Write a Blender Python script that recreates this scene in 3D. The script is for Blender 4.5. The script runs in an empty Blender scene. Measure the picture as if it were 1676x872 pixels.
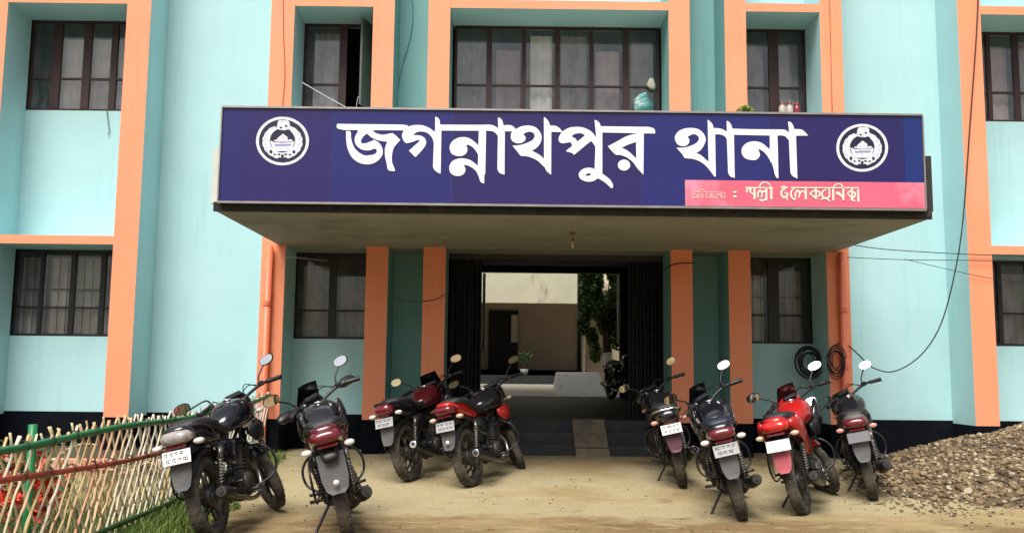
import bpy, bmesh, math, random
from math import sin, cos, pi, radians as R, sqrt, atan2, hypot
from mathutils import Vector as V, Matrix as M4, noise
from mathutils.geometry import tessellate_polygon
random.seed(7)
SC = bpy.context.scene
COL = SC.collection

# ------------------------------------------------------------------ camera
CAM_H = 1.3
cd = bpy.data.cameras.new('camera'); cam = bpy.data.objects.new('camera', cd); COL.objects.link(cam)
cd.sensor_width = 36; cd.lens = 36*1486.38/1676; cd.clip_start = .05; cd.clip_end = 3000
_p, _y, _r = R(6.3), R(.279), R(.601)
FW = V((sin(_y)*cos(_p), cos(_y)*cos(_p), sin(_p))); _R = V((cos(_y), -sin(_y), 0)); _U = _R.cross(FW)
RT = _R*cos(_r)+_U*sin(_r); UP = -_R*sin(_r)+_U*cos(_r)
m = M4((RT, UP, -FW)).transposed().to_4x4(); m.translation = (0, 0, CAM_H); cam.matrix_world = m
SC.camera = cam

# ------------------------------------------------------------------ sky, sun, exposure (bright overcast day)
EL, AZ = 58, 200           # sun elevation, compass-like azimuth: high, behind the camera, a little left
W = bpy.data.worlds.new('World'); SC.world = W; W.use_nodes = True
nt = W.node_tree; nt.nodes.clear()
sky = nt.nodes.new('ShaderNodeTexSky'); sky.sky_type = 'NISHITA'; sky.sun_disc = False
sky.sun_elevation = R(EL); sky.sun_rotation = R(AZ); sky.dust_density = 5; sky.air_density = 1.3; sky.ozone_density = 1
hs = nt.nodes.new('ShaderNodeHueSaturation'); hs.inputs['Saturation'].default_value = .35
bg = nt.nodes.new('ShaderNodeBackground'); bg.inputs['Strength'].default_value = .075
wo = nt.nodes.new('ShaderNodeOutputWorld')
nt.links.new(sky.outputs[0], hs.inputs['Color']); nt.links.new(hs.outputs[0], bg.inputs['Color']); nt.links.new(bg.outputs[0], wo.inputs['Surface'])
sl = bpy.data.lights.new('sun', 'SUN'); sl.energy = 2.5; sl.angle = R(34); sl.color = (1, .965, .90)
so = bpy.data.objects.new('sun', sl); COL.objects.link(so)
sd = V((sin(R(AZ))*cos(R(EL)), cos(R(AZ))*cos(R(EL)), sin(R(EL))))
so.rotation_euler = sd.to_track_quat('Z', 'Y').to_euler(); so.location = (0, 0, 20)
SC.view_settings.view_transform = 'Standard'; SC.view_settings.look = 'None'
SC.view_settings.exposure = .78; SC.view_settings.gamma = 1
try:
    SC.cycles.max_bounces = 8; SC.cycles.transparent_max_bounces = 12; SC.cycles.use_denoising = True
except Exception: pass

# ------------------------------------------------------------------ materials
def mat(name, col, rough=.7, metal=0, var=.12, scale=6, bump=.0, bscale=60, col2=None, c2scale=3, c2lo=.5, c2hi=.65, coat=0, spec=.5, streak=None, trans=0):
    m = bpy.data.materials.new(name); m.use_nodes = True
    t = m.node_tree; N = t.nodes; L = t.links; b = N['Principled BSDF']
    b.inputs['Roughness'].default_value = rough; b.inputs['Metallic'].default_value = metal
    b.inputs['Coat Weight'].default_value = coat; b.inputs['Specular IOR Level'].default_value = spec
    tc = N.new('ShaderNodeTexCoord'); src = tc.outputs['Object']
    n = N.new('ShaderNodeTexNoise'); n.inputs['Scale'].default_value = scale; n.inputs['Detail'].default_value = 6
    L.new(src, n.inputs['Vector'])
    mr = N.new('ShaderNodeMapRange'); mr.inputs[1].default_value = .25; mr.inputs[2].default_value = .75
    mr.inputs[3].default_value = 1-var; mr.inputs[4].default_value = 1+var
    L.new(n.outputs['Fac'], mr.inputs[0])
    mx = N.new('ShaderNodeMix'); mx.data_type = 'RGBA'; mx.blend_type = 'MULTIPLY'; mx.inputs[0].default_value = 1
    mx.inputs[6].default_value = (*col, 1); L.new(mr.outputs[0], mx.inputs[7]); out = mx.outputs[2]
    if col2:
        n2 = N.new('ShaderNodeTexNoise'); n2.inputs['Scale'].default_value = c2scale; n2.inputs['Detail'].default_value = 8; n2.inputs['Roughness'].default_value = .65
        mp = N.new('ShaderNodeMapping'); L.new(src, mp.inputs[0]); mp.inputs['Location'].default_value = (3.1, 7.7, 1.3)
        if streak: mp.inputs['Scale'].default_value = streak
        L.new(mp.outputs[0], n2.inputs['Vector'])
        r2 = N.new('ShaderNodeMapRange'); r2.inputs[1].default_value = c2lo; r2.inputs[2].default_value = c2hi
        L.new(n2.outputs['Fac'], r2.inputs[0])
        m2 = N.new('ShaderNodeMix'); m2.data_type = 'RGBA'; L.new(r2.outputs[0], m2.inputs[0]); L.new(out, m2.inputs[6]); m2.inputs[7].default_value = (*col2, 1)
        out = m2.outputs[2]
    L.new(out, b.inputs['Base Color'])
    if bump:
        bn = N.new('ShaderNodeTexNoise'); bn.inputs['Scale'].default_value = bscale; bn.inputs['Detail'].default_value = 5
        L.new(src, bn.inputs['Vector']); bp = N.new('ShaderNodeBump'); bp.inputs['Strength'].default_value = bump; bp.inputs['Distance'].default_value = .02
        L.new(bn.outputs['Fac'], bp.inputs['Height']); L.new(bp.outputs[0], b.inputs['Normal'])
    return m
def glassmat(name, tint, gloss=.12, rough=.05, fres=1.45):
    m = bpy.data.materials.new(name); m.use_nodes = True; t = m.node_tree; N = t.nodes; L = t.links; N.clear()
    o = N.new('ShaderNodeOutputMaterial'); tr = N.new('ShaderNodeBsdfTransparent'); tr.inputs[0].default_value = (*tint, 1)
    g = N.new('ShaderNodeBsdfGlossy'); g.inputs['Roughness'].default_value = rough; g.inputs[0].default_value = (.9, .95, 1, 1)
    f = N.new('ShaderNodeFresnel'); f.inputs[0].default_value = fres
    nz = N.new('ShaderNodeTexNoise'); nz.inputs['Scale'].default_value = 3
    ad = N.new('ShaderNodeMath'); ad.operation = 'ADD'; ad.inputs[1].default_value = gloss; L.new(f.outputs[0], ad.inputs[0])
    d = N.new('ShaderNodeBsdfDiffuse'); d.inputs[0].default_value = (.45, .43, .42, 1)
    mr = N.new('ShaderNodeMapRange'); mr.inputs[1].default_value = .35; mr.inputs[2].default_value = .75; mr.inputs[3].default_value = .03; mr.inputs[4].default_value = .2
    L.new(nz.outputs[0], mr.inputs[0])
    m0 = N.new('ShaderNodeMixShader'); L.new(mr.outputs[0], m0.inputs[0]); L.new(tr.outputs[0], m0.inputs[1]); L.new(d.outputs[0], m0.inputs[2])
    mx = N.new('ShaderNodeMixShader'); L.new(ad.outputs[0], mx.inputs[0]); L.new(m0.outputs[0], mx.inputs[1]); L.new(g.outputs[0], mx.inputs[2])
    L.new(mx.outputs[0], o.inputs[0]); return m
def wallmat(name, col, stain, patch):
    """painted render: broad mottling, thin rain streaks below ledges, scuffed splashes low down"""
    m = mat(name, col, rough=.62, var=.045, scale=1.3, bump=.12, bscale=45, col2=stain, c2scale=1.6, c2lo=.54, c2hi=.85, streak=(6, 6, .30))
    t = m.node_tree; N = t.nodes; L = t.links; b = N['Principled BSDF']; src = b.inputs['Base Color'].links[0].from_socket
    tc = N.new('ShaderNodeTexCoord'); n = N.new('ShaderNodeTexNoise'); n.inputs['Scale'].default_value = .9; n.inputs['Detail'].default_value = 3; L.new(tc.outputs['Object'], n.inputs['Vector'])
    r = N.new('ShaderNodeMapRange'); r.inputs[1].default_value = .52; r.inputs[2].default_value = .62; r.inputs[3].default_value = 0; r.inputs[4].default_value = .35; L.new(n.outputs[0], r.inputs[0])
    x = N.new('ShaderNodeMix'); x.data_type = 'RGBA'; L.new(r.outputs[0], x.inputs[0]); L.new(src, x.inputs[6]); x.inputs[7].default_value = (*patch, 1); L.new(x.outputs[2], b.inputs['Base Color'])
    return m
TEAL = wallmat('teal_paint', (.42, .665, .69), (.34, .57, .60), (.455, .69, .715))
TEALD = wallmat('deep_teal', (.20, .42, .415), (.14, .33, .35), (.21, .44, .46))  # darker teal for the narrow recesses and inner pilaster sides
ORANGE = wallmat('orange_paint', (.90, .315, .165), (.78, .25, .12), (.95, .35, .20))
PLINTH = mat('plinth_black', (.0028, .004, .008), .9, spec=.12, var=.3, bump=.2, bscale=30, col2=(.008, .009, .012), c2scale=2.5, c2lo=.52, c2hi=.75)
SOFFIT = mat('soffit_plaster', (.34, .36, .30), .9, var=.12, scale=1.5, bump=.2, col2=(.16, .165, .13), c2scale=1.1, c2lo=.52, c2hi=.8)
CREAM = mat('cream_render', (.58, .545, .40), .9, var=.1, scale=2, bump=.3, col2=(.13, .095, .06), c2scale=2.2, c2lo=.60, c2hi=.80, streak=(2.2, 2.2, .5))
BUFF = mat('buff_wall', (.46, .37, .28), .9, var=.08, scale=2, bump=.2)
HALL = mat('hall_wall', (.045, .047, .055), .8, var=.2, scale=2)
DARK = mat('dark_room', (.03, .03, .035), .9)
CONC = mat('worn_concrete', (.27, .22, .15), .85, var=.2, scale=5, bump=.4, col2=(.11, .095, .08), c2scale=3, c2lo=.45, c2hi=.7)
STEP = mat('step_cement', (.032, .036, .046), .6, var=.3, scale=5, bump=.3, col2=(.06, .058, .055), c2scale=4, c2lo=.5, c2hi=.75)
NOSE = mat('pale_tread', (.12, .11, .095), .8, var=.3, bump=.3)  # paler cement colour for the step tops
WHITEC = mat('white_concrete', (.74, .73, .66), .9, var=.1, bump=.3, col2=(.22, .18, .13), c2scale=2.5, c2lo=.58, c2hi=.75)
WOOD = mat('brown_window_steel', (.035, .011, .010), .5, var=.3, scale=12)
BLKSTEEL = mat('black_window_steel', (.008, .007, .008), .45, var=.3)
GLASS = glassmat('window_glass', (.84, .84, .86), .06)
GLASSD = glassmat('dark_glass', (.80, .81, .80), .03)
CURT = mat('curtain_cloth', (.46, .43, .41), .95, var=.2, scale=4, col2=(.24, .21, .20), c2scale=2, c2lo=.45, c2hi=.65, streak=(4, 1, 1))
CURTP = mat('curtain_rose', (.50, .38, .37), .95, var=.2, scale=4)
CURTW = mat('curtain_white', (.78, .76, .70), .95, var=.3, scale=3)
CASE = mat('casement_grey', (.10, .115, .10), .6)
SGNW = mat('sign_white', (.86, .88, .90), .35, var=.02)
SGNC = [mat('sign_blue', c, .30, var=.04, scale=1.5, spec=.4) for c in ((.022, .020, .135), (.025, .017, .115), (.021, .021, .145), (.025, .017, .112), (.019, .022, .150), (.021, .016, .11), (.014, .030, .17))]
SGNPK = mat('sign_pink', (.70, .13, .21), .4, var=.12, scale=2, col2=(.80, .30, .42), c2scale=1.2)
SGNTX = mat('sign_small_letters', (.85, .74, .62), .5, var=.15, scale=30)
SGNTP = mat('sign_faint_letters', (.85, .50, .42), .5, var=.15, scale=30)
NAVY = mat('crest_navy', (.012, .013, .045), .4, var=.1)
TRIM = mat('aluminium_trim', (.42, .38, .36), .35, .8, var=.2)
GRIME = mat('black_grime', (.02, .019, .017), .9, var=.5, scale=9, bump=.5, col2=(.10, .085, .06), c2scale=6, c2lo=.6, c2hi=.75)
PARAP = mat('canopy_parapet_lime', (.62, .64, .60), .9, var=.1, col2=(.12, .11, .10), c2scale=5, c2lo=.6, c2hi=.75)
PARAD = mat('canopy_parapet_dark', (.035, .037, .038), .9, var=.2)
PIPE = mat('pipe_orange', (.80, .20, .10), .42, var=.08, scale=3, bump=.1)
CABLE = mat('black_cable', (.012, .012, .014), .5)
CABLEW = mat('white_cable', (.55, .6, .62), .5)
BULB = mat('bulb_glass', (.5, .47, .36), .15)
BRASS = mat('brass', (.25, .16, .05), .4, .7)
GATE = mat('gate_steel', (.005, .006, .009), .8, 0, var=.3)
ROPE = mat('bulb_wire', (.1, .09, .07), .8)
# motorcycle materials
RUB = mat('tyre_rubber', (.026, .024, .023), .85, var=.25, scale=20, bump=.5, bscale=120, col2=(.14, .115, .085), c2scale=7, c2lo=.42, c2hi=.7)
RIM = mat('rim_black', (.03, .028, .026), .5, .3, var=.2, col2=(.30, .25, .19), c2scale=5, c2lo=.42, c2hi=.75)
STL = mat('steel', (.30, .29, .28), .35, .9, var=.2, col2=(.12, .10, .08), c2scale=12, c2lo=.5, c2hi=.7)
CHR = mat('chrome', (.75, .74, .73), .12, 1, var=.05)
ENG = mat('engine_alloy', (.04, .039, .038), .5, .5, var=.3, col2=(.10, .08, .06), c2scale=8, c2lo=.45, c2hi=.7)
BLK = mat('black_plastic', (.010, .010, .012), .42, var=.2, col2=(.05, .043, .036), c2scale=5, c2lo=.55, c2hi=.8)
SEAT = mat('seat_vinyl', (.014, .014, .017), .55, var=.2, bump=.2, bscale=90)
SEATB = mat('seat_blue_vinyl', (.008, .013, .028), .5, var=.2, bump=.2, bscale=90)
PBLK = mat('gloss_black_paint', (.008, .009, .013), .18, coat=.4, var=.1, bump=.06, bscale=14, col2=(.045, .04, .034), c2scale=7, c2lo=.52, c2hi=.85)
PBLU = mat('midnight_paint', (.0035, .005, .012), .18, coat=.4, var=.1, bump=.06, bscale=14, col2=(.045, .04, .034), c2scale=7, c2lo=.52, c2hi=.85)
PMAR = mat('maroon_paint', (.075, .004, .010), .22, coat=.4, var=.15, bump=.06, bscale=14, col2=(.10, .03, .028), c2scale=7, c2lo=.52, c2hi=.85)
PRED = mat('red_paint', (.40, .009, .011), .22, coat=.4, var=.1, bump=.06, bscale=14, col2=(.36, .05, .035), c2scale=7, c2lo=.52, c2hi=.85)
LRED = mat('red_lens', (.13, .005, .012), .15, coat=.8, var=.25, scale=25)
LREDB = mat('bright_red_lens', (.55, .012, .010), .15, coat=.8, var=.25, scale=25)
LCLR = mat('clear_lens', (.35, .31, .29), .12, coat=.8, var=.3, scale=25)
IND = mat('white_indicator', (.72, .68, .64), .25, coat=.6)
INDP = mat('pink_indicator', (.62, .28, .24), .25, coat=.6)
INDA = mat('amber_indicator', (.68, .48, .34), .25, coat=.6)
PLATE = mat('number_plate', (.42, .42, .43), .5, var=.15, scale=18, col2=(.30, .28, .26), c2scale=9, c2lo=.55, c2hi=.75)
PLATEW = mat('number_plate_white', (.86, .87, .86), .5, var=.05)
PLATEG = mat('number_plate_grey', (.17, .17, .185), .5, var=.15, scale=18)
INK = mat('plate_ink', (.03, .03, .03), .6)
FLAP = mat('grey_mud_flap', (.085, .085, .09), .6, var=.2, scale=8, col2=(.13, .11, .09), c2scale=6, c2lo=.5, c2hi=.7)
FLAPP = mat('pink_mud_flap', (.42, .08, .10), .5, var=.2)
FLAPM = mat('maroon_mud_flap', (.09, .02, .035), .5, var=.2)
MIR = mat('mirror_glass', (.93, .94, .95), .04, 1, var=0)
BAM = [mat('bamboo', c, .75, var=.2, scale=9, bump=.2) for c in ((.62, .40, .24), (.58, .50, .27), (.60, .30, .19), (.66, .58, .44), (.50, .36, .17), (.70, .62, .40))]
BAMW = [mat('bleached_bamboo', c, .8, var=.2, scale=9) for c in ((.50, .47, .40), (.42, .42, .36), (.58, .56, .48))]
GRN = mat('green_rail_paint', (.012, .17, .055), .42, var=.2, scale=6, bump=.2, bscale=20)
DGRN = mat('dark_green_rail_paint', (.035, .11, .03), .6, var=.3, scale=6, bump=.2, bscale=20)
RRAIL = mat('red_rail_paint', (.42, .075, .045), .5, var=.25, scale=6, bump=.2, bscale=20)
BRICK = mat('painted_brick', (.62, .27, .17), .85, var=.2, scale=8, bump=.5, bscale=40, col2=(.55, .45, .33), c2scale=4, c2lo=.45, c2hi=.6)
REDL = mat('red_leaf', (.55, .045, .02), .6, var=.35, scale=5)
LEAF = [mat('leaf', c, .6, var=.35, scale=5) for c in ((.045, .105, .022), (.03, .07, .02), (.09, .15, .03))]
GRASSM = mat('grass_blade', (.11, .20, .035), .7, var=.4, scale=2.5, col2=(.22, .20, .07), c2scale=2, c2lo=.5, c2hi=.7)
GRASSB = mat('grass_blade_yellow', (.24, .32, .06), .7, var=.3, scale=3)
STRAW = mat('straw', (.42, .34, .16), .8, var=.3, scale=5)
BARKW = mat('whitewashed_bark', (.60, .56, .46), .9, var=.15, bump=.6, bscale=14, col2=(.16, .12, .07), c2scale=5, c2lo=.5, c2hi=.65)
BARK = mat('bark', (.09, .06, .04), .9, var=.2, bump=.6, bscale=14)
TERRA = mat('pot_grey', (.30, .30, .28), .8)
STONES = [mat('stone', c, .9, var=.25, scale=14, bump=.4, bscale=50) for c in ((.225, .158, .085), (.165, .112, .060), (.30, .225, .135), (.10, .072, .044), (.44, .36, .25))]
GBED = mat('gravel_bed', (.10, .072, .042), .95, var=.4, scale=25, bump=1, bscale=30)
BAGT = mat('turquoise_bag', (.10, .36, .36), .5, var=.3, col2=(.5, .6, .58), c2scale=8, c2lo=.45, c2hi=.6)
BAGW = mat('cream_cloth', (.62, .60, .48), .8)
REDB = mat('red_bottle', (.25, .02, .03), .3, coat=.4)
PALEB = mat('pale_jar', (.55, .50, .45), .4)

def ground_mat():
    m = bpy.data.materials.new('packed_earth'); m.use_nodes = True; t = m.node_tree; N = t.nodes; L = t.links; b = N['Principled BSDF']
    b.inputs['Roughness'].default_value = .95; b.inputs['Specular IOR Level'].default_value = .2
    tc = N.new('ShaderNodeTexCoord')
    def nz(s, d=8, r=.6, sc=(1, 1, 1), loc=(0, 0, 0)):
        mp = N.new('ShaderNodeMapping'); mp.inputs['Scale'].default_value = sc; mp.inputs['Location'].default_value = loc; L.new(tc.outputs['Object'], mp.inputs[0])
        n = N.new('ShaderNodeTexNoise'); n.inputs['Scale'].default_value = s; n.inputs['Detail'].default_value = d; n.inputs['Roughness'].default_value = r; L.new(mp.outputs[0], n.inputs['Vector']); return n.outputs['Fac']
    def rng(s, a, b_, c=0, d=1):
        r = N.new('ShaderNodeMapRange'); r.inputs[1].default_value = a; r.inputs[2].default_value = b_; r.inputs[3].default_value = c; r.inputs[4].default_value = d; L.new(s, r.inputs[0]); return r.outputs[0]
    def mix(f, a, b_, mode='MIX'):
        x = N.new('ShaderNodeMix'); x.data_type = 'RGBA'; x.blend_type = mode
        for s, k in ((f, 0), (a, 6), (b_, 7)):
            if isinstance(s, (int, float)): x.inputs[k].default_value = s
            elif isinstance(s, tuple): x.inputs[k].default_value = (*s, 1)
            else: L.new(s, x.inputs[k])
        return x.outputs[2]
    def math_(op, a, b_):
        x = N.new('ShaderNodeMath'); x.operation = op
        for i, s in enumerate((a, b_)):
            if isinstance(s, (int, float)): x.inputs[i].default_value = s
            else: L.new(s, x.inputs[i])
        return x.outputs[0]
    # worn sandy apron by the building, browner soil nearer the road: a real change of ground along Y
    sp = N.new('ShaderNodeSeparateXYZ'); L.new(tc.outputs['Object'], sp.inputs[0])
    y = math_('ADD', sp.outputs['Y'], math_('MULTIPLY', nz(1.1, 6, .6), 1.7))
    c = mix(rng(y, 8.75, 9.1), (.215, .142, .070), (.385, .32, .19))
    c = mix(rng(nz(.55, 5, .6, loc=(4, 2, 0)), .50, .62), c, (.33, .245, .12))
    c = mix(rng(nz(2.1, 9, .7, (1, 2.6, 1), (8, 1, 0)), .52, .66, 0, .8), c, (.43, .355, .20))
    c = mix(rng(nz(1.3, 8, .65, (1, 2, 1), (1, 9, 0)), .58, .72, 0, .8), c, (.13, .078, .042))
    c = mix(rng(nz(5, 9, .75, (1, 1.8, 1), (5, 5, 0)), .60, .70, 0, .45), c, (.13, .085, .05))
    c = mix(rng(nz(60, 3), .3, .7), mix(1., c, (.82, .82, .82), 'MULTIPLY'), mix(1., c, (1.13, 1.13, 1.13), 'MULTIPLY'))
    L.new(c, b.inputs['Base Color'])
    h = math_('ADD', nz(7, 8), math_('MULTIPLY', nz(50, 4), .35)); bp = N.new('ShaderNodeBump'); bp.inputs['Strength'].default_value = .7; bp.inputs['Distance'].default_value = .05
    L.new(h, bp.inputs['Height']); L.new(bp.outputs[0], b.inputs['Normal']); return m
EARTH = ground_mat()

# ------------------------------------------------------------------ mesh helpers
class MB:
    def __init__(s): s.v = []; s.f = []; s.m = []; s.sm = []
    def add(s, vs, fs, mi=0, smooth=False):
        o = len(s.v); s.v += [tuple(p) for p in vs]; s.f += [tuple(i+o for i in f) for f in fs]; s.m += [mi]*len(fs); s.sm += [smooth]*len(fs); return s
    def box(s, x0, x1, y0, y1, z0, z1, mi=0, front=None):
        v = [(x0, y0, z0), (x1, y0, z0), (x1, y1, z0), (x0, y1, z0), (x0, y0, z1), (x1, y0, z1), (x1, y1, z1), (x0, y1, z1)]
        fs = [(0, 3, 2, 1), (4, 5, 6, 7), (0, 1, 5, 4), (1, 2, 6, 5), (2, 3, 7, 6), (3, 0, 4, 7)]
        s.add(v, fs, mi)
        if front is not None: s.m[-4] = front
        return s
    def obox(s, c, size, rot=None, mi=0, bev=0):
        hx, hy, hz = [a/2 for a in size]; mt = rot if rot else M4.Identity(3)
        pts = []
        if bev:
            b = bev; P_ = []
            for sx in (-1, 1):
                for sy in (-1, 1):
                    for sz in (-1, 1):
                        P_ += [(sx*hx, sy*(hy-b), sz*(hz-b)), (sx*(hx-b), sy*hy, sz*(hz-b)), (sx*(hx-b), sy*(hy-b), sz*hz)]
            bm = bmesh.new()
            for p in P_: bm.verts.new(p)
            bmesh.ops.convex_hull(bm, input=bm.verts); bm.verts.index_update()
            vs = [mt @ v.co + V(c) for v in bm.verts]; fs = [[v.index for v in f.verts] for f in bm.faces]; bm.free()
            return s.add(vs, fs, mi)
        v = [mt @ V((x*hx, y*hy, z*hz)) + V(c) for x, y, z in ((-1, -1, -1), (1, -1, -1), (1, 1, -1), (-1, 1, -1), (-1, -1, 1), (1, -1, 1), (1, 1, 1), (-1, 1, 1))]
        return s.add(v, [(0, 3, 2, 1), (4, 5, 6, 7), (0, 1, 5, 4), (1, 2, 6, 5), (2, 3, 7, 6), (3, 0, 4, 7)], mi)
    def tube(s, pts, r, n=8, mi=0, cap=True, flat=1):
        pts = [V(p) for p in pts]; rs = r if isinstance(r, (list, tuple)) else [r]*len(pts)
        vs = []; up = None
        for i, p in enumerate(pts):
            d = (pts[min(i+1, len(pts)-1)]-pts[max(i-1, 0)]).normalized()
            if up is None:
                up = V((0, 0, 1)) if abs(d.z) < .9 else V((1, 0, 0))
            a = d.cross(up)
            if a.length < 1e-5: a = d.orthogonal()
            a.normalize(); b = a.cross(d).normalized(); up = b
            for k in range(n):
                t = 2*pi*k/n; vs.append(p+a*cos(t)*rs[i]+b*sin(t)*rs[i]*flat)
        fs = [(i*n+k, i*n+(k+1) % n, (i+1)*n+(k+1) % n, (i+1)*n+k) for i in range(len(pts)-1) for k in range(n)]
        s.add(vs, fs, mi, True)
        if cap: 
            o = len(s.v)-len(vs); s.f += [tuple(o+k for k in range(n))[::-1], tuple(o+len(vs)-n+k for k in range(n))]; s.m += [mi]*2; s.sm += [False]*2
        return s
    def lathe(s, prof, c=(0, 0, 0), n=28, mi=0, axis='Y', closed=False, smooth=True):
        vs = []
        for r, h in prof:
            for k in range(n):
                t = 2*pi*k/n; a, b = r*cos(t), r*sin(t)
                vs.append({'Y': (c[0]+a, c[1]+h, c[2]+b), 'Z': (c[0]+a, c[1]+b, c[2]+h), 'X': (c[0]+h, c[1]+a, c[2]+b)}[axis])
        m_ = len(prof); fs = []
        for i in range(m_ if closed else m_-1):
            j = (i+1) % m_
            fs += [(i*n+k, i*n+(k+1) % n, j*n+(k+1) % n, j*n+k) for k in range(n)]
        return s.add(vs, fs, mi, smooth)
    def loft(s, secs, n=16, mi=0, p=2.4, smooth=True):
        """sections across X: (x, y, z, half width, half height[, squareness])"""
        vs = []
        for q in secs:
            x, y, z, a, b = q[:5]; e = 2/(q[5] if len(q) > 5 else p)
            for k in range(n):
                t = 2*pi*k/n; c_, s_ = cos(t), sin(t)
                vs.append((x, y+a*math.copysign(abs(c_)**e, c_), z+b*math.copysign(abs(s_)**e, s_)))
        fs = [(i*n+k, i*n+(k+1) % n, (i+1)*n+(k+1) % n, (i+1)*n+k) for i in range(len(secs)-1) for k in range(n)]
        s.add(vs, fs, mi, smooth); o = len(s.v)-len(vs)
        s.f += [tuple(o+k for k in range(n)), tuple(o+len(vs)-n+k for k in range(n))]; s.m += [mi]*2; s.sm += [smooth]*2; return s
    def poly(s, pts, holes=(), place=None, d0=0, d1=.003, mi=0):
        """flat outline with holes, given thickness; place(u, v, depth) -> point"""
        loops = [[V((a, b, 0)) for a, b in pts]]+[[V((a, b, 0)) for a, b in h] for h in holes]
        allp = [q for l in loops for q in l]; tris = tessellate_polygon(loops)
        n = len(allp); vs = [place(q.x, q.y, d1) for q in allp]+[place(q.x, q.y, d0) for q in allp]
        fs = [tuple(t) for t in tris]; o = 0
        for l in loops:
            k = len(l); fs += [(o+i, o+(i+1) % k, n+o+(i+1) % k, n+o+i) for i in range(k)]; o += k
        return s.add(vs, fs, mi)
    def build(s, name, mats, parent=None, autosm=False):
        me = bpy.data.meshes.new(name); me.from_pydata(s.v, [], s.f)
        for mm in (mats if isinstance(mats, (list, tuple)) else [mats]): me.materials.append(mm)
        me.polygons.foreach_set('material_index', s.m); me.polygons.foreach_set('use_smooth', s.sm)
        bm = bmesh.new(); bm.from_mesh(me); bmesh.ops.recalc_face_normals(bm, faces=bm.faces); bm.to_mesh(me); bm.free()
        me.update(); o = bpy.data.objects.new(name, me); COL.objects.link(o)
        if parent: o.parent = parent
        return o
def tag(o, label=None, cat=None, group=None, kind=None):
    for k, v in (('label', label), ('category', cat), ('group', group), ('kind', kind)):
        if v: o[k] = v
    return o
def empty(name, loc=(0, 0, 0), label=None, cat=None, group=None, rot=(0, 0, 0)):
    o = bpy.data.objects.new(name, None); COL.objects.link(o); o.location = loc; o.rotation_euler = rot; o.empty_display_size = .2
    return tag(o, label, cat, group)
def kid(o, parent):       # parent an object built in world coordinates to an Empty that stands at its base
    o.parent = parent; o.matrix_parent_inverse = M4.Translation(parent.location).inverted(); return o
def smooth_path(pts, k=6, closed=False, corner=None):
    P_ = [V(p) for p in pts]; n = len(P_); out = []
    rngs = range(n if closed else n-1)
    def sharp(i):
        if corner is None: return False
        a = P_[i]-P_[(i-1) % n]; b = P_[(i+1) % n]-P_[i]
        if a.length < 1e-6 or b.length < 1e-6: return True
        return a.normalized().dot(b.normalized()) < corner
    for i in rngs:
        p1, p2 = P_[i], P_[(i+1) % n]
        p0 = P_[(i-1) % n] if (closed or i > 0) else p1; p3 = P_[(i+2) % n] if (closed or i+2 < n) else p2
        if corner is not None:
            if sharp(i): p0 = p1
            if sharp((i+1) % n): p3 = p2
            if (p2-p1).length > 160: p0, p3 = p1, p2
        for j in range(k):
            t = j/k; out.append(.5*((2*p1)+(p2-p0)*t+(2*p0-5*p1+4*p2-p3)*t*t+(3*p1-p0-3*p2+p3)*t**3))
    if not closed: out.append(P_[-1])
    return out

# ground level: a gentle rise to the building
def gz(y):
    t = min(1, max(0, (y-8.5)/3.5)); return .15*t*t*(3-2*t)
# measuring aid: the point of a plane Y = const seen at a photograph pixel (used to read positions off the survey photo)
def at(px, py, Y):
    d = FW+RT*(px-838)/1486.38-UP*(py-436)/1486.38; t = Y/d.y
    return V((d.x*t, Y, CAM_H+d.z*t))
def atg(px, py):
    d = FW+RT*(px-838)/1486.38-UP*(py-436)/1486.38; z = 0
    for _ in range(20): t = (z-CAM_H)/d.z; z = gz(d.y*t)
    return V((d.x*t, d.y*t, z))

P0, P1, PC = 12.1, 12.73, 9.3      # facade front plane, recessed wall plane, canopy front
ZP = .625                           # plinth top
FLOOR = .58

# ================================================================== SETTING: ground
g = MB(); xs = []; ys = []
x = -9
while x <= 10: xs.append(x); x += .125
y = 2.5
while y <= 12.9: ys.append(y); y += .1
xs = [-900, -120, -30, -14]+xs+[15, 32, 120, 900]; ys = [-900, -100, -20, -4]+ys
vs = []
for yy in ys:
    for xx in xs:
        n_ = (noise.fractal(V((xx*.9, yy*.9, 0)), 1, 2, 4)*.012) if -9 <= xx <= 10 and yy >= 2.5 else 0
        vs.append((xx, yy, gz(yy)+n_))
nx = len(xs)
g.add(vs, [(j*nx+i, j*nx+i+1, (j+1)*nx+i+1, (j+1)*nx+i) for j in range(len(ys)-1) for i in range(nx-1)], 0, True)
# ground behind the building
g.add([(-900, 12.9, .14), (900, 12.9, .14), (900, 22.3, .14), (-900, 22.3, .14), (-900, 22.32, .5), (900, 22.32, .5), (900, 900, .5), (-900, 900, .5)], [(0, 1, 2, 3), (4, 5, 6, 7), (3, 2, 5, 4)])
tag(g.build('ground', EARTH), 'packed sandy yard of yellow and brown earth', kind='structure')

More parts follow.
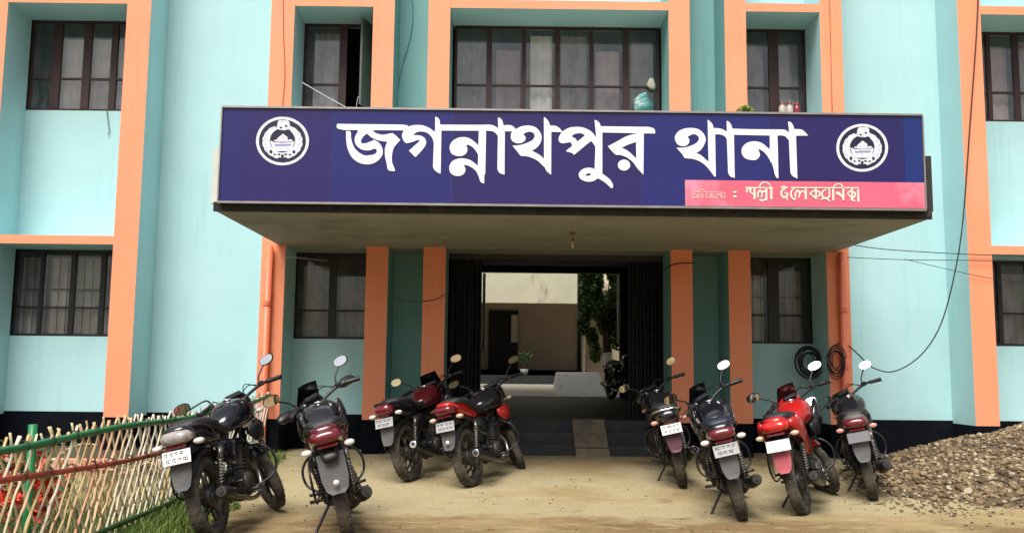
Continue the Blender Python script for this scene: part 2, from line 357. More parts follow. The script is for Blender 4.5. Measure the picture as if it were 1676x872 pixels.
# ================================================================== BUILDING
B = empty('police_station', (.64, P0, .15), 'two storey turquoise police station with orange pilasters and black plinth', 'building')
def part(mb, name, mats, label=None):
    o = kid(mb.build(name, mats), B)
    if label: o['label'] = label
    return o
ZT = 8.2
PIL = [(-10.3, -9.97), (-8.9, -8.57), (-7.26, -6.93), (-5.29, -4.96), (-3.30, -2.98), (-1.895, -1.60), (-1.13, -.83), (2.19, 2.48), (2.965, 3.26), (4.285, 4.59), (6.20, 6.52), (8.18, 8.51), (9.8, 10.13), (11.25, 11.58)]
for a, b in PIL:
    z0 = FLOOR+.004 if False else ZP-.035
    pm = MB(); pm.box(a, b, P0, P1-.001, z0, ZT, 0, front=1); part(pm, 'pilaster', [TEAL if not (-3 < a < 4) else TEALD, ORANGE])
BX = {(-6.93, -5.29): 'wing', (-2.98, -1.895): 'bay', (3.26, 4.285): 'bay', (6.52, 8.18): 'wing'}
def wall(name, x0, x1, z0, z1, holes, m_, y0=P1, y1=P1+.2):
    zs = sorted({z0, z1}|{h[2] for h in holes}|{h[3] for h in holes})
    for a, b in zip(zs, zs[1:]):
        hs_ = sorted(h for h in holes if h[2] <= a+1e-6 and h[3] >= b-1e-6); c = x0
        for h in hs_:
            if h[0] > c+.04: part(MB().box(c, h[0], y0, y1, a, b), name, m_)
            c = h[1]
        if c < x1-.04: part(MB().box(c, x1, y0, y1, a, b), name, m_)
WL, WU = (1.66, 2.875), (4.88, 6.225)
edges = [-12.0]+[v for ab in PIL for v in ab]+[13.2]
for i in range(0, len(edges)-1, 2):
    a, b = edges[i], edges[i+1]; a_, b_ = a-.02, b+.02
    if (a, b) in BX: wall('wall', a, b, ZP, ZT, [(a+.0, b-.0, *WL), (a+.0, b-.0, *WU)], TEAL if BX[(a, b)] == 'wing' else TEAL)
    elif a == -.83: wall('wall', a, b, 3.0, ZT, [(a+.03, b-.02, 4.9, 6.225)], TEAL)
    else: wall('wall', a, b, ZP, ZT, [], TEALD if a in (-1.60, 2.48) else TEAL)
for a, b in ((-6.93, -5.29), (6.52, 8.18), (-8.57, -7.26), (8.51, 9.8)):
    m_ = MB(); m_.box(a+.002, b-.002, P0+.004, P1-.001, 2.875, 2.99, 0, front=1); part(m_, 'ledge', [TEAL, ORANGE])
for a, b in ((-6.93, -5.29), (6.52, 8.18), (-2.98, -1.895), (3.26, 4.285), (-.83, 2.19), (-8.57, -7.26), (8.51, 9.8)):
    m_ = MB(); m_.box(a+.002, b-.002, P0+.004, P1-.001, 6.225, 6.345, 0, front=1); part(m_, 'ledge', [TEAL, ORANGE])
# plinth follows the plan: under the walls and under each pilaster
for i in range(0, len(edges)-1, 2):
    a, b = edges[i], edges[i+1]
    if a != -.83: part(MB().box(a, b, P1-.012, P1+.2, -.1, ZP), 'plinth', PLINTH)
for a, b in PIL: part(MB().box(a, b, P0+.006, P1+.2, -.1, ZP-.036), 'plinth', PLINTH)
# beams close the recesses at canopy level, the lintel over the entrance takes the dark hall colour
for a, b in ((-2.98, -1.895), (-1.60, -1.13), (-.83, 2.19), (2.48, 2.965), (3.26, 4.285)):
    part(MB().box(a+.002, b-.002, P0+.002, P1-.002, 2.878, 3.0), 'beam', SOFFIT)
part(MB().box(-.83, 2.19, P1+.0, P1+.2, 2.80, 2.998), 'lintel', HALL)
# shell: hall and dark rooms behind, roof
m_ = MB(); m_.box(-12, 13.2, P1+.2, 22.3, ZT-.15, ZT); part(m_, 'roof', CONC)
m_ = MB(); m_.box(-12, -11.8, P1+.2, 22.1, 0, ZT-.15); m_.box(13, 13.2, P1+.2, 22.1, 0, ZT-.15)
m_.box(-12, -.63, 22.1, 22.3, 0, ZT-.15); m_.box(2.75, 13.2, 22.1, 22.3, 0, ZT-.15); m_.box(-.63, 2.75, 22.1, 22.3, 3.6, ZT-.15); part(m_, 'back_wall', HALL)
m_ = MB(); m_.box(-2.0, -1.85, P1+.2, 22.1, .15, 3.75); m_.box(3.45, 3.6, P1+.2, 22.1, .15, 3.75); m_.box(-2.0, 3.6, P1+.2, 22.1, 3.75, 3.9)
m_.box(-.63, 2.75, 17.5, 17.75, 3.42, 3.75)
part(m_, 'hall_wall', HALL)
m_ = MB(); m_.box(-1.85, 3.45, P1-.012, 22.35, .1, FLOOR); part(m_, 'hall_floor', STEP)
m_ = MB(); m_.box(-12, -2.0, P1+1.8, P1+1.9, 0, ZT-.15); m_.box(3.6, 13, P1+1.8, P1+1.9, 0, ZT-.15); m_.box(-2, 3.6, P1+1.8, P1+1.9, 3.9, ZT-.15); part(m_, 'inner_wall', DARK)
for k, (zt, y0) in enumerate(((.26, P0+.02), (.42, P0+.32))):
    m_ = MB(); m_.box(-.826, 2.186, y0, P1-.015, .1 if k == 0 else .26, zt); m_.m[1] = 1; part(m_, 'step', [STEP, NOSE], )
# concrete channel ramp laid up the steps
m_ = MB(); xa, xb = at(943, 750, 12.0).x, at(998, 750, 12.0).x
prof = [(11.9, .12), (12.72, FLOOR+.012), (12.72, FLOOR-.10), (12.05, .10)]
vs = [(x_, y_, z_) for x_ in (xa, xb) for y_, z_ in prof]
m_.add(vs, [(0, 1, 2, 3), (7, 6, 5, 4), (0, 4, 5, 1), (1, 5, 6, 2), (2, 6, 7, 3), (3, 7, 4, 0)]); o = m_.build('ramp', CONC)
tag(o, 'narrow concrete wheel ramp laid up the entrance steps', 'ramp')
# canopy slab with upstand
c = MB(); CL, CR = -3.06, 4.42
c.box(CL, CR, PC+.09, P0-.001, 2.885, 2.965, 0); co = part(c, 'canopy', SOFFIT, 'flat concrete canopy over the entrance')
e = MB(); e.box(CL-.012, CR+.012, PC+.05, PC+.088, 2.878, 2.975); e.build('canopy_edge', GRIME, co)
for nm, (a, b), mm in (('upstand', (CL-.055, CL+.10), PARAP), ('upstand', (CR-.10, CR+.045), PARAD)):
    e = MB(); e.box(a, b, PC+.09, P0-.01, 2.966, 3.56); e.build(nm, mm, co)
e = MB(); e.box(CL+.1, CR-.1, PC+.12, PC+.22, 2.966, 3.5); e.build('upstand', PARAP, co)

# windows: parts of the building, each with panes, bars and curtain as sub-parts
def sub(mb, name, mats, parent):
    q = mb.build(name, mats); q.parent = parent; return q
def curtain(par, x0, x1, z0, z1, mm, y=P1+.16):
    n = max(6, int((x1-x0)/.035)); vs = []
    ph = random.random()*6
    for i in range(n+1):
        u = i/n; x_ = x0+(x1-x0)*u; d = .022*sin(ph+u*(x1-x0)*42)+.012*sin(ph*2+u*23)
        for z_, k in ((z0, 1.), ((z0+z1)/2, .9), (z1, .4)): vs.append((x_, y+d*k, z_))
    mb = MB(); mb.add(vs, [(i*3+j, (i+1)*3+j, (i+1)*3+j+1, i*3+j+1) for i in range(n) for j in range(2)], 0, True); return sub(mb, 'curtain', mm, par)
def window(x0, x1, z0, z1, cols, ztr, fm, gm, cur, grille=False, skip=(), wide=()):
    y0, y1 = P1+.03, P1+.075; f = .035
    fr = MB(); fr.box(x0, x1, y0, y1, z0, z0+f); fr.box(x0, x1, y0, y1, z1-f, z1); fr.box(x0, x0+f, y0, y1, z0+f, z1-f); fr.box(x1-f, x1, y0, y1, z0+f, z1-f)
    w = part(fr, 'window', fm)
    xs_ = [x0+f]+[v for c_ in cols for v in (c_[0], c_[1])]+[x1-f]
    for a, b in cols:
        mb = MB(); mb.box(a, b, y0-.006, y1, z0+f, z1-f); sub(mb, 'mullion', fm, w)
    for i in range(0, len(xs_), 2):
        a, b = xs_[i], xs_[i+1]
        if (i//2) in skip: continue
        mb = MB(); mb.box(a, b, y0+.004, y1, ztr-.014, ztr+.014); sub(mb, 'transom', fm, w)
        for lo, hi in ((z0+f, ztr-.014), (ztr+.014, z1-f)):
            mb = MB(); mb.add([(a, y0+.022, lo), (b, y0+.022, lo), (b, y0+.022, hi), (a, y0+.022, hi)], [(0, 1, 2, 3)]); sub(mb, 'pane', gm, w)
    if grille:
        n = int((x1-x0)/.11)
        for i in range(1, n):
            mb = MB(); xx = x0+(x1-x0)*i/n; mb.tube([(xx, y1+.04, z0+.01), (xx, y1+.04, z1-.01)], .006, 5); sub(mb, 'grille_bar', fm, w)
        mb = MB(); mb.box(x0, x1, y1+.035, y1+.045, ztr+.25, ztr+.27); sub(mb, 'grille_bar', fm, w)
    for a, b, mm in cur:
        curtain(w, a, b, z0+.03, z1-random.choice((.10, .18, .24, .32)), mm)
    return w
UZ = 5.32; LZ = 2.06
window(-6.93, -5.29, *WU, [(-6.62, -6.49), (-6.17, -6.06), (-5.77, -5.68)], UZ+.04, WOOD, GLASS, [(-6.6, -5.65, CURTW), (-5.62, -5.33, CURT)])
window(-6.93, -5.29, *WL, [(-6.58, -6.53), (-6.15, -6.08), (-5.73, -5.66)], LZ, BLKSTEEL, GLASSD, [(-6.88, -6.55, CURT), (-6.5, -5.6, CURTW)], grille=True)
window(-2.98, -1.895, *WU, [(-2.47, -2.36)], UZ, WOOD, GLASS, [(-2.86, -2.50, CURT)], skip=(1,))
window(-2.98, -1.895, *WL, [(-2.51, -2.41)], LZ, BLKSTEEL, GLASSD, [(-2.9, -2.5, CURT), (-2.38, -1.98, CURT)])
window(-.80, 2.17, 4.9, 6.225, [(-.34, -.26), (.17, .235), (.655, .725), (1.155, 1.215), (1.64, 1.73)], UZ+.02, WOOD, GLASS, [(-.76, -.32, CURT), (-.2, .15, CURTP), (.3, .62, CURTW), (.75, 1.12, CURT), (1.26, 1.6, CURTP), (1.78, 2.1, CURT)])
window(3.26, 4.285, *WU, [(3.76, 3.90)], UZ+.03, WOOD, GLASS, [(3.3, 3.72, CURT), (3.92, 4.22, CURT)])
window(3.26, 4.285, *WL, [(3.68, 3.83)], LZ, BLKSTEEL, GLASSD, [(3.32, 3.64, CURTW), (3.88, 4.2, CURT)], grille=True)
window(6.52, 8.18, *WU, [(6.93, 6.99), (7.32, 7.40), (7.76, 7.83)], UZ, WOOD, GLASS, [(7.0, 7.3, CURTP), (7.42, 8.1, CURT)])
window(6.52, 8.18, *WL, [(6.93, 6.99), (7.34, 7.40), (7.76, 7.83)], LZ+.06, BLKSTEEL, GLASSD, [(7.0, 8.1, CURT)])
# open casement leaf of the upper left bay
m_ = MB(); m_.obox((-2.02, P1-.19, 5.54), (.03, .40, 1.24), rot3('Z', -22) if 0 else M4.Rotation(R(-20), 3, 'Z')); part(m_, 'casement_leaf', CASE, 'grey window leaf standing open')
for a, b, z0, z1 in ((-8.57, -7.26, *WU), (-8.57, -7.26, *WL)): pass

# ================================================================== SIGNBOARD
SX0, SX1, SZ0, SZ1 = -3.002, 4.335, 2.968, 3.968
S = empty('signboard', ((SX0+SX1)/2, PC, SZ0), 'long dark blue signboard with white Bengali lettering on the canopy front', 'sign')
def spart(mb, name, mats, label=None):
    o = mb.build(name, mats); o.parent = S; o.matrix_parent_inverse = M4.Translation(S.location).inverted()
    if label: o['label'] = label
    return o
m_ = MB(); m_.box(SX0, SX1, PC+.004, PC+.05, SZ0, SZ1); spart(m_, 'sign_box', PARAP)
seams = [365, 396, 541, 740, 1050, 1262, 1480, 1508]
for i in range(7):
    a = SX0 if i == 0 else at(seams[i], 250, PC).x; b = SX1 if i == 6 else at(seams[i+1], 250, PC).x
    m_ = MB(); m_.box(a+.0006, b-.0006, PC, PC+.0035, SZ0+.006, SZ1-.004); spart(m_, 'vinyl_panel', SGNC[i])
m_ = MB(); m_.box(SX0-.008, SX1+.008, PC-.018, PC+.03, SZ1-.004, SZ1+.016); m_.box(SX0-.008, SX1+.008, PC-.018, PC+.03, SZ0-.016, SZ0+.006)
m_.box(SX1, SX1+.016, PC-.018, PC+.03, SZ0+.006, SZ1-.004); m_.box(SX0-.016, SX0, PC-.018, PC+.03, SZ0+.006, SZ1-.004); spart(m_, 'sign_frame', TRIM)
pa = at(1121, 295, PC); pb = at(1514, 300, PC)
m_ = MB(); m_.box(pa.x, SX1+.012, PC-.006, PC-.001, SZ0+.012, 3.252); spart(m_, 'sponsor_strip', SGNPK, 'pink sponsor strip along the lower right of the sign')
DEP = [0]
def letters(name, ox, oy, s, pieces, mats=SGNW, base=.0):
    mb = MB()
    for pc in pieces:
        DEP[0] += 1; dd = .0045+(DEP[0] % 5)*.0007+base
        def place(u, v, d, dd=dd):
            q = at(ox+u/s, oy+v/s, PC); return V((q.x, PC-(dd if d > 0 else .0001+base), q.z))
        if pc[0] == 'dot':
            _, cx, cy, rx, ry = pc; outer = [(cx+rx*cos(t*pi/16), cy+ry*sin(t*pi/16)) for t in range(32)]; holes = []
        elif pc[0] == 'st':      # brush stroke of given widths
            pts = smooth_path([(a, b, w_) for a, b, w_ in pc[1]], 5); L_, R_ = [], []
            for i, q in enumerate(pts):
                d = pts[min(i+1, len(pts)-1)]-pts[max(i-1, 0)]; d = V((d.x, d.y)).normalized(); nn = V((-d.y, d.x))*q.z*.54
                L_.append((q.x+nn.x, q.y+nn.y)); R_.append((q.x-nn.x, q.y-nn.y))
            k = len(L_); vs = [place(a, b, 1) for a, b in L_+R_]; mb.add(vs, [(i, i+1, k+i+1, k+i) for i in range(k-1)]); continue
        else:
            outer, holes = pc[0], pc[1:]
            sm = lambda l: [(q.x, q.y) for q in smooth_path([(a, b, 0) for a, b in l], 4, True, .62)]
            outer = sm(outer); holes = [sm(h) for h in holes]
        mb.poly(outer, holes, place)
    return spart(mb, name, mats)
letters('letter', 545, 180, 7.264, [
 ([(50, 168), (820, 177), (868, 215), (845, 245), (125, 240)],),
 ([(320, 235), (290, 270), (262, 330), (262, 385), (290, 435), (340, 470), (400, 483), (450, 478), (495, 462), (520, 475), (520, 505), (490, 530), (430, 542), (380, 543), (320, 515), (265, 465), (232, 400), (215, 330), (212, 270), (195, 255), (158, 252), (158, 330), (165, 420), (190, 500), (230, 570), (285, 615), (350, 642), (420, 648), (490, 632), (550, 590), (585, 540), (592, 490), (580, 440), (545, 390), (490, 358), (430, 385), (370, 402), (335, 392), (335, 365), (360, 320), (405, 282), (440, 315), (490, 346), (560, 368), (645, 380), (620, 460), (618, 540), (635, 620), (655, 710), (690, 727), (740, 728), (725, 680), (703, 620), (702, 540), (720, 460), (755, 410), (800, 360), (760, 320), (715, 283), (690, 280), (600, 298), (530, 285), (482, 262), (485, 245), (500, 235)],)])
letters('letter', 665, 180, 7.264, [
 ([(-50, 300), (-30, 250), (-4, 215), (60, 190), (130, 182), (200, 188), (270, 215), (320, 250), (345, 280), (345, 400), (328, 400), (315, 350), (285, 305), (240, 272), (190, 260), (140, 262), (105, 280), (80, 302), (150, 305), (200, 322), (232, 360), (235, 400), (215, 445), (170, 500), (110, 563), (75, 530), (32, 487), (90, 435), (140, 390), (160, 368), (150, 358), (125, 362), (80, 380), (20, 395), (-10, 392), (-40, 350)],),
 ([(345, 85), (360, 88), (392, 115), (402, 178), (418, 185), (418, 260), (408, 762), (318, 680), (328, 400), (342, 280)],)])
letters('letter', 665, 180, 7.264, [
 ([(400, 177), (960, 180), (960, 250), (410, 247)],),
 ([(862, 245), (948, 245), (942, 600), (938, 765), (928, 770), (925, 875), (912, 873), (880, 850), (860, 790), (840, 740), (850, 670), (855, 530)],),
 ([(865, 440), (820, 390), (760, 345), (710, 328), (650, 327), (590, 345), (540, 385), (518, 430), (517, 470), (535, 515), (570, 540), (620, 550), (670, 545), (710, 520), (726, 480), (722, 445), (708, 418), (750, 420), (800, 455), (835, 500), (853, 530), (870, 530)],),
 ([(865, 680), (830, 650), (780, 610), (730, 588), (670, 578), (610, 583), (550, 610), (518, 655), (512, 700), (525, 745), (560, 775), (610, 787), (660, 778), (695, 745), (702, 705), (683, 655), (730, 662), (785, 690), (835, 735), (862, 795), (880, 795)],)])
letters('letter', 800, 180, 7.264, [
 ([(-35, 178), (20, 180), (70, 195), (110, 222), (116, 330), (105, 310), (85, 280), (40, 255), (-35, 250)],),
 ([(108, 95), (125, 95), (155, 120), (178, 185), (190, 190), (190, 255), (187, 770), (102, 700), (108, 320), (112, 222)],)])
letters('letter', 800, 180, 7.264, [
 ([(178, 185), (265, 185), (325, 232), (280, 255), (184, 255)],),
 ([(275, 262), (262, 310), (265, 345), (290, 380), (340, 398), (390, 392), (430, 365), (436, 330), (410, 290), (450, 268), (500, 262), (540, 285), (545, 320), (520, 360), (470, 388), (400, 413), (330, 425), (280, 425), (330, 485), (380, 545), (440, 550), (510, 570), (580, 605), (640, 660), (690, 715), (730, 768), (740, 768), (742, 560), (660, 560), (655, 582), (600, 535), (512, 487), (570, 450), (610, 400), (628, 340), (620, 290), (590, 240), (545, 205), (470, 188), (400, 195), (350, 215), (320, 235)],),
 ([(655, 92), (670, 95), (710, 140), (730, 190), (742, 195), (743, 265), (741, 768), (735, 768), (657, 640)],),
 ([(730, 190), (800, 195), (850, 230), (878, 268), (738, 262)],)])
letters('letter', 905, 190, 7.269, [
 ([(68, 270), (90, 215), (130, 175), (190, 143), (260, 132), (340, 135), (400, 155), (460, 190), (520, 262), (560, 300), (560, 390), (505, 390), (500, 360), (470, 315), (452, 298), (265, 452), (245, 452), (210, 435), (160, 425), (165, 408), (220, 365), (225, 340), (205, 310), (160, 320), (110, 326), (75, 305)], [(218, 243), (260, 215), (310, 205), (350, 212), (382, 232), (285, 310), (272, 275)]),
 ([(495, 52), (510, 52), (550, 80), (570, 125), (587, 130), (587, 690), (560, 720), (495, 640), (505, 380), (515, 250)],),
 ([(500, 640), (470, 622), (420, 617), (360, 630), (315, 670), (308, 710), (330, 750), (390, 778), (440, 782), (490, 770), (535, 740), (620, 792), (690, 855), (710, 855), (712, 815), (680, 760), (640, 725), (590, 690)], [(385, 700), (420, 683), (458, 690), (440, 708), (400, 714)])])
letters('letter', 905, 190, 7.269, [
 ([(565, 125), (1140, 132), (1215, 210), (1080, 208), (580, 198)],),
 ([(985, 215), (930, 225), (860, 250), (770, 300), (652, 362), (740, 458), (800, 465), (880, 495), (950, 550), (1010, 630), (1075, 700), (1080, 200), (990, 200)], [(812, 380), (900, 340), (988, 310), (992, 510), (930, 450), (870, 405)]),
 ('dot', 845, 585, 73, 65)])
letters('letter', 1095, 185, 7.925, [
 ([(75, 320), (90, 280), (130, 235), (200, 205), (290, 197), (370, 210), (430, 250), (468, 310), (472, 370), (440, 440), (400, 490), (350, 520), (420, 555), (512, 632), (600, 640), (605, 825), (585, 822), (540, 760), (480, 690), (400, 630), (300, 595), (205, 585), (170, 535), (95, 452), (180, 452), (260, 435), (340, 400), (385, 350), (380, 310), (340, 280), (300, 280), (238, 310), (262, 350), (255, 395), (220, 425), (170, 432), (115, 412), (85, 370)],),
 ([(500, 95), (512, 97), (562, 150), (575, 200), (595, 205), (600, 500), (605, 825), (512, 640)],),
 ([(570, 200), (650, 203), (700, 218), (750, 248), (755, 360), (735, 320), (700, 292), (650, 280), (588, 280)],)])
letters('letter', 1095, 185, 7.925, [([(745, 110), (765, 110), (800, 150), (820, 205), (838, 210), (850, 840), (840, 840), (765, 770), (750, 360), (750, 240)],)])
letters('letter', 1195, 185, 7.583, [
 ([(15, 197), (300, 205), (640, 207), (690, 218), (735, 248), (738, 360), (715, 325), (680, 290), (620, 280), (500, 282), (30, 272)],),
 ([(490, 278), (585, 278), (592, 500), (598, 810), (580, 808), (555, 770), (540, 700), (515, 620), (495, 580)],),
 ([(500, 470), (460, 430), (400, 380), (340, 358), (280, 355), (210, 372), (160, 415), (140, 470), (150, 520), (190, 565), (260, 585), (320, 582), (360, 545), (366, 505), (342, 448), (390, 465), (450, 520), (495, 590), (525, 620)],)])
letters('letter', 1195, 185, 7.583, [
 ([(718, 112), (740, 112), (770, 140), (795, 205), (812, 210), (815, 285), (832, 815), (825, 812), (748, 745), (735, 500), (730, 350), (730, 240)],),
 ([(790, 205), (890, 212), (965, 283), (808, 285)],)])
st = lambda *p: ('st', p)
w1 = 17
letters('small_lettering', 1120, 290, 5.587, [
 st((558, 97, 10), (812, 101, 10)), st((575, 140, 12), (568, 122, 14), (585, 106, 14), (606, 116, 14), (600, 136, 12), (640, 160, 12)), st((640, 100, w1), (640, 205, w1)),
 st((672, 188, 13), (670, 150, 14), (690, 122, 14), (708, 150, 14), (702, 188, 13)), st((708, 145, 12), (728, 128, 12), (745, 146, 12)), st((748, 100, w1), (748, 212, w1)), st((684, 205, 14), (714, 214, 16), (740, 202, 12)),
 st((792, 100, w1), (794, 205, w1)), st((794, 102, 9), (770, 62, 9), (728, 48, 10), (692, 70, 11), (690, 96, 9)),
 st((880, 100, 10), (945, 98, 9)), st((925, 108, 13), (893, 122, 15), (884, 150, 16), (904, 184, 17), (936, 172, 16), (940, 148, 12), (914, 146, 12)), st((925, 185, 10), (945, 210, 10)), st((884, 98, 9), (900, 84, 9), (935, 92, 8)),
 st((972, 98, 10), (1592, 100, 10)), st((1004, 104, 12), (976, 130, 14), (974, 172, 15), (1000, 204, 15), (1018, 190, 11)),
 st((1014, 182, 12), (1014, 150, 14), (1036, 122, 14), (1052, 150, 14), (1044, 188, 12)), st((1052, 150, 12), (1080, 128, 12), (1102, 150, 12)), st((1108, 98, w1), (1108, 206, w1)),
 st((1142, 152, 10), (1198, 116, 14)), st((1142, 150, 12), (1200, 194, 14)), st((1200, 100, w1), (1202, 204, w1)), st((1203, 128, 12), (1232, 136, 13), (1234, 168, 13), (1216, 176, 12)),
 st((1300, 112, 12), (1262, 132, 14), (1258, 172, 15), (1290, 194, 15), (1322, 178, 14), (1322, 150, 12)), st((1246, 204, 12), (1290, 196, 12), (1330, 222, 14)), st((1322, 100, 14), (1324, 160, 14)),
 st((1358, 98, w1), (1360, 214, w1)), st((1358, 98, 9), (1380, 70, 10), (1424, 66, 10), (1450, 96, 9)), st((1385, 150, 26), (1408, 150, 24), (1450, 188, 12)), st((1450, 98, w1), (1452, 212, w1)),
 st((1486, 150, 10), (1530, 118, 13)), st((1486, 150, 12), (1530, 190, 13)), st((1530, 100, w1), (1532, 200, w1)), st((1535, 135, 12), (1560, 150, 14), (1552, 180, 13), (1522, 206, 12), (1560, 218, 12)), st((1586, 112, w1), (1588, 226, w1)),
 st((446, 138, 14), (474, 138, 14)), st((446, 176, 16), (476, 176, 16)),
], SGNTX, .0045)
letters('small_lettering', 1120, 290, 5.587, [
 st((70, 138, 5), (370, 142, 5)), st((92, 145, 7), (76, 165, 8), (84, 190, 8), (112, 186, 8), (114, 165, 7), (96, 162, 7)), st((126, 196, 8), (124, 165, 8), (140, 150, 8), (150, 190, 8)), st((120, 140, 6), (150, 118, 7), (182, 124, 7), (176, 140, 6)),
 st((165, 145, 7), (166, 196, 7)), st((198, 148, 7), (202, 185, 8), (228, 190, 8), (232, 160, 7), (214, 158, 7)), st((245, 142, 6), (248, 196, 7)), st((262, 150, 7), (264, 186, 8), (290, 190, 8), (294, 156, 7)), st((306, 160, 12), (322, 165, 10), (338, 190, 6)), st((338, 142, 7), (340, 198, 7)), st((350, 190, 7), (366, 190, 7), (366, 146, 7)),
], SGNTP, .0045)

def crest(ox, oy, s, cx, cy, sx, sy, round_boat):
    """round crest: white ring, wreath, boat on waves"""
    K = lambda l: [(cx+a*sx, cy+b*sy) for a, b in l]
    ell = lambda a, b, x_=0, y_=0, n=40: [(x_+a*cos(2*pi*t/n), y_+b*sin(2*pi*t/n)) for t in range(n)]
    C_ = MB()
    def pl(dd):
        def f(u, v, d): q = at(ox+u/s, oy+v/s, PC); return V((q.x, PC-(dd if d > 0 else .0002), q.z))
        return f
    C_.poly(K(ell(1, 1)), [], pl(.002), mi=1)
    C_.poly(K(ell(1, 1)), [K(ell(.89, .89))], pl(.0036), mi=0)
    # wreath with bitten outline
    out = []
    for t in range(72):
        a = 2*pi*t/72; r = .74+.025*abs(sin(a*9)); k = 1.0
        if a > pi*1.38 and a < pi*1.62: r = .66
        if pi*.42 < a < pi*.58: r *= .92
        out.append((r*cos(a), r*sin(a)*.94+.03))
    C_.poly(K(out), [K(ell(.48, .50, 0, -.02, 30))], pl(.0038), mi=0)
    C_.poly(K([(-.17, -.80), (-.12, -.86), (.2, -.86), (.26, -.78), (.3, -.52), (.1, -.44), (-.12, -.46), (-.22, -.56)]), [], pl(.0044), mi=0)
    for (a, b, rx, ry) in ((-.06, -.55, .05, .04), (.14, -.62, .05, .04), (.24, -.42, .06, .05), (-.2, -.42, .06, .05)): C_.poly(K(ell(rx, ry, a, b, 10)), [], pl(.0052), mi=1)
    C_.poly(K([(-.47, -.02), (-.3, .05), (0, .08), (.46, .02), (.33, .42), (-.33, .42)]), [], pl(.0046), mi=0)         # hull
    C_.poly(K([(-.34, .0), (-.16, -.14), (.02, -.30), (.14, -.20), (.42, .0), (0, .06)]), [], pl(.0049), mi=0)          # sail, cabin
    C_.poly(K([(-.30, .13), (.34, .12), (.31, .20), (-.27, .21)]), [], pl(.0054), mi=2)
    if not round_boat: C_.poly(K([(-.22, .02), (.30, .02), (.28, .06), (-.20, .06)]), [], pl(.0056), mi=2)
    for k in range(2):
        C_.poly(K([((-.42+.02*k)*(1 if k == 0 else -1), -.12), ((-.2)*(1 if k == 0 else -1), -.2), ((-.2)*(1 if k == 0 else -1), -.04)]), [], pl(.0057), mi=1)
    for i, a in enumerate((2.35, 2.05, 1.57, 1.1, .8)):
        C_.poly(K(ell(.055, .075 if i % 2 == 0 else .04, .62*cos(a), .62*sin(a), 10)), [], pl(.0058), mi=1)
    for a in (2.7, 2.95, 3.3, 3.6, .15, .45, -.15, -.5): C_.poly(K(ell(.012, .05, .66*cos(a), .64*sin(a), 8)), [], pl(.0059), mi=2)
    for i in range(5): C_.poly(K(ell(.05, .035, -.24+i*.12, .52+.03*(i % 2), 10)), [], pl(.0060+.0001*i), mi=(1 if i % 2 else 0))
    GR = crest.m
    spart(C_, 'crest', [CRS, NAVY, GR], 'round white crest with a boat inside a wreath')
CRS = mat('crest_silver', (.70, .72, .80), .4, var=.25, scale=45)
crest.m = mat('crest_lilac', (.30, .29, .52), .5)
crest(410, 185, 9.69, 508, 447, 420, 385, False)
crest(1360, 180, 7.264, 370, 452, 308, 284, True)

# ================================================================== pipes, cables, lamp
def pipe(px_top, px_bot, ybot, label):
    a = at(px_top, 402, P0-.07); b = at(px_bot, ybot, P0-.07); t = empty('drain_pipe', (a.x, P0-.07, gz(P0)), label, 'pipe', 'orange drain pipes')
    mb = MB(); mb.tube([(a.x, P0-.068, 2.87), (a.x, P0-.068, .3), (a.x+.0, P0-.10, .2), (a.x, P0-.2, .17)], .05, 16); kid(mb.build('pipe', PIPE), t)
    for z in (2.1, 1.35):
        mb = MB(); mb.lathe([(.056, -.03), (.058, 0), (.056, .03)], (a.x, P0-.068, z), 16, axis='Z'); mb.lathe([(.058, -.03), (.049, -.03)], (a.x, P0-.068, z), 16, axis='Z'); mb.lathe([(.058-.002, .03), (.049, .03)], (a.x, P0-.068, z), 16, axis='Z'); kid(mb.build('collar', PIPE), t)
        mb = MB(); mb.box(a.x-.08, a.x+.08, P0-.012, P0-.001, z+.1, z+.13); kid(mb.build('bracket', PIPE), t)
    return a.x
pxl = pipe(441, 425, 679, 'orange drain pipe on the pilaster left of the canopy')
pxr = pipe(1377, 1382, 635, 'orange drain pipe on the pilaster right of the canopy')
def cable(pts, label, r=.006, m_=CABLE, k=8, name='cable', cat='cable', group=None):
    mb = MB(); mb.tube(smooth_path(pts, k), r, 6); return tag(mb.build(name, m_), label, cat, group)
F_ = lambda lst, Y: [at(a, b, Y) for a, b in lst]
cable(F_([(1602, -30), (1598, 60), (1588, 200), (1576, 360), (1562, 450), (1540, 530), (1508, 580), (1465, 607), (1430, 602), (1405, 580), (1388, 565), (1375, 562), (1362, 568), (1352, 585)], P0-.03), 'long black cable looping down the right wall to a coil on the pilaster', .0085)
# wires tied off from the pilaster to the right
cable(F_([(1390, 400), (1450, 408), (1560, 415), (1640, 418), (1700, 420)], P0-.04), 'upper of two thin wires strung right from the canopy corner', .006)
cable(F_([(1386, 421), (1480, 425), (1580, 426), (1700, 428)], P0-.05), 'lower of two thin wires strung right from the canopy corner', .005)
cable(F_([(1480, 424), (1540, 438), (1620, 455), (1700, 464)], P0-.035), 'thin wire drooping across the right wing under two straight wires', .004)
cable(F_([(463, -20), (464, 60), (466, 120), (462, 178)], P0-.012), 'thin vertical wire on the orange pilaster above the left end of the sign', .005, mat('orange_wire', (.45, .12, .05), .6))
cable(F_([(1357, -20), (1359, 60), (1362, 182)], P0-.012), 'thin vertical wire on the orange pilaster above the right end of the sign', .005, mat('orange_wire_b', (.45, .12, .05), .6))
cable(F_([(672, -20), (676, 20), (672, 60), (658, 110), (651, 150), (650, 178)], P1-.02), 'wavy dark wire in the narrow turquoise recess above the sign', .005, mat('blue_wire', (.06, .22, .27), .6))
cable(F_([(494, 135), (530, 156), (570, 178)], P0+.2), 'pale wire slanting across the upper window left of centre', .007, CABLEW, 3)
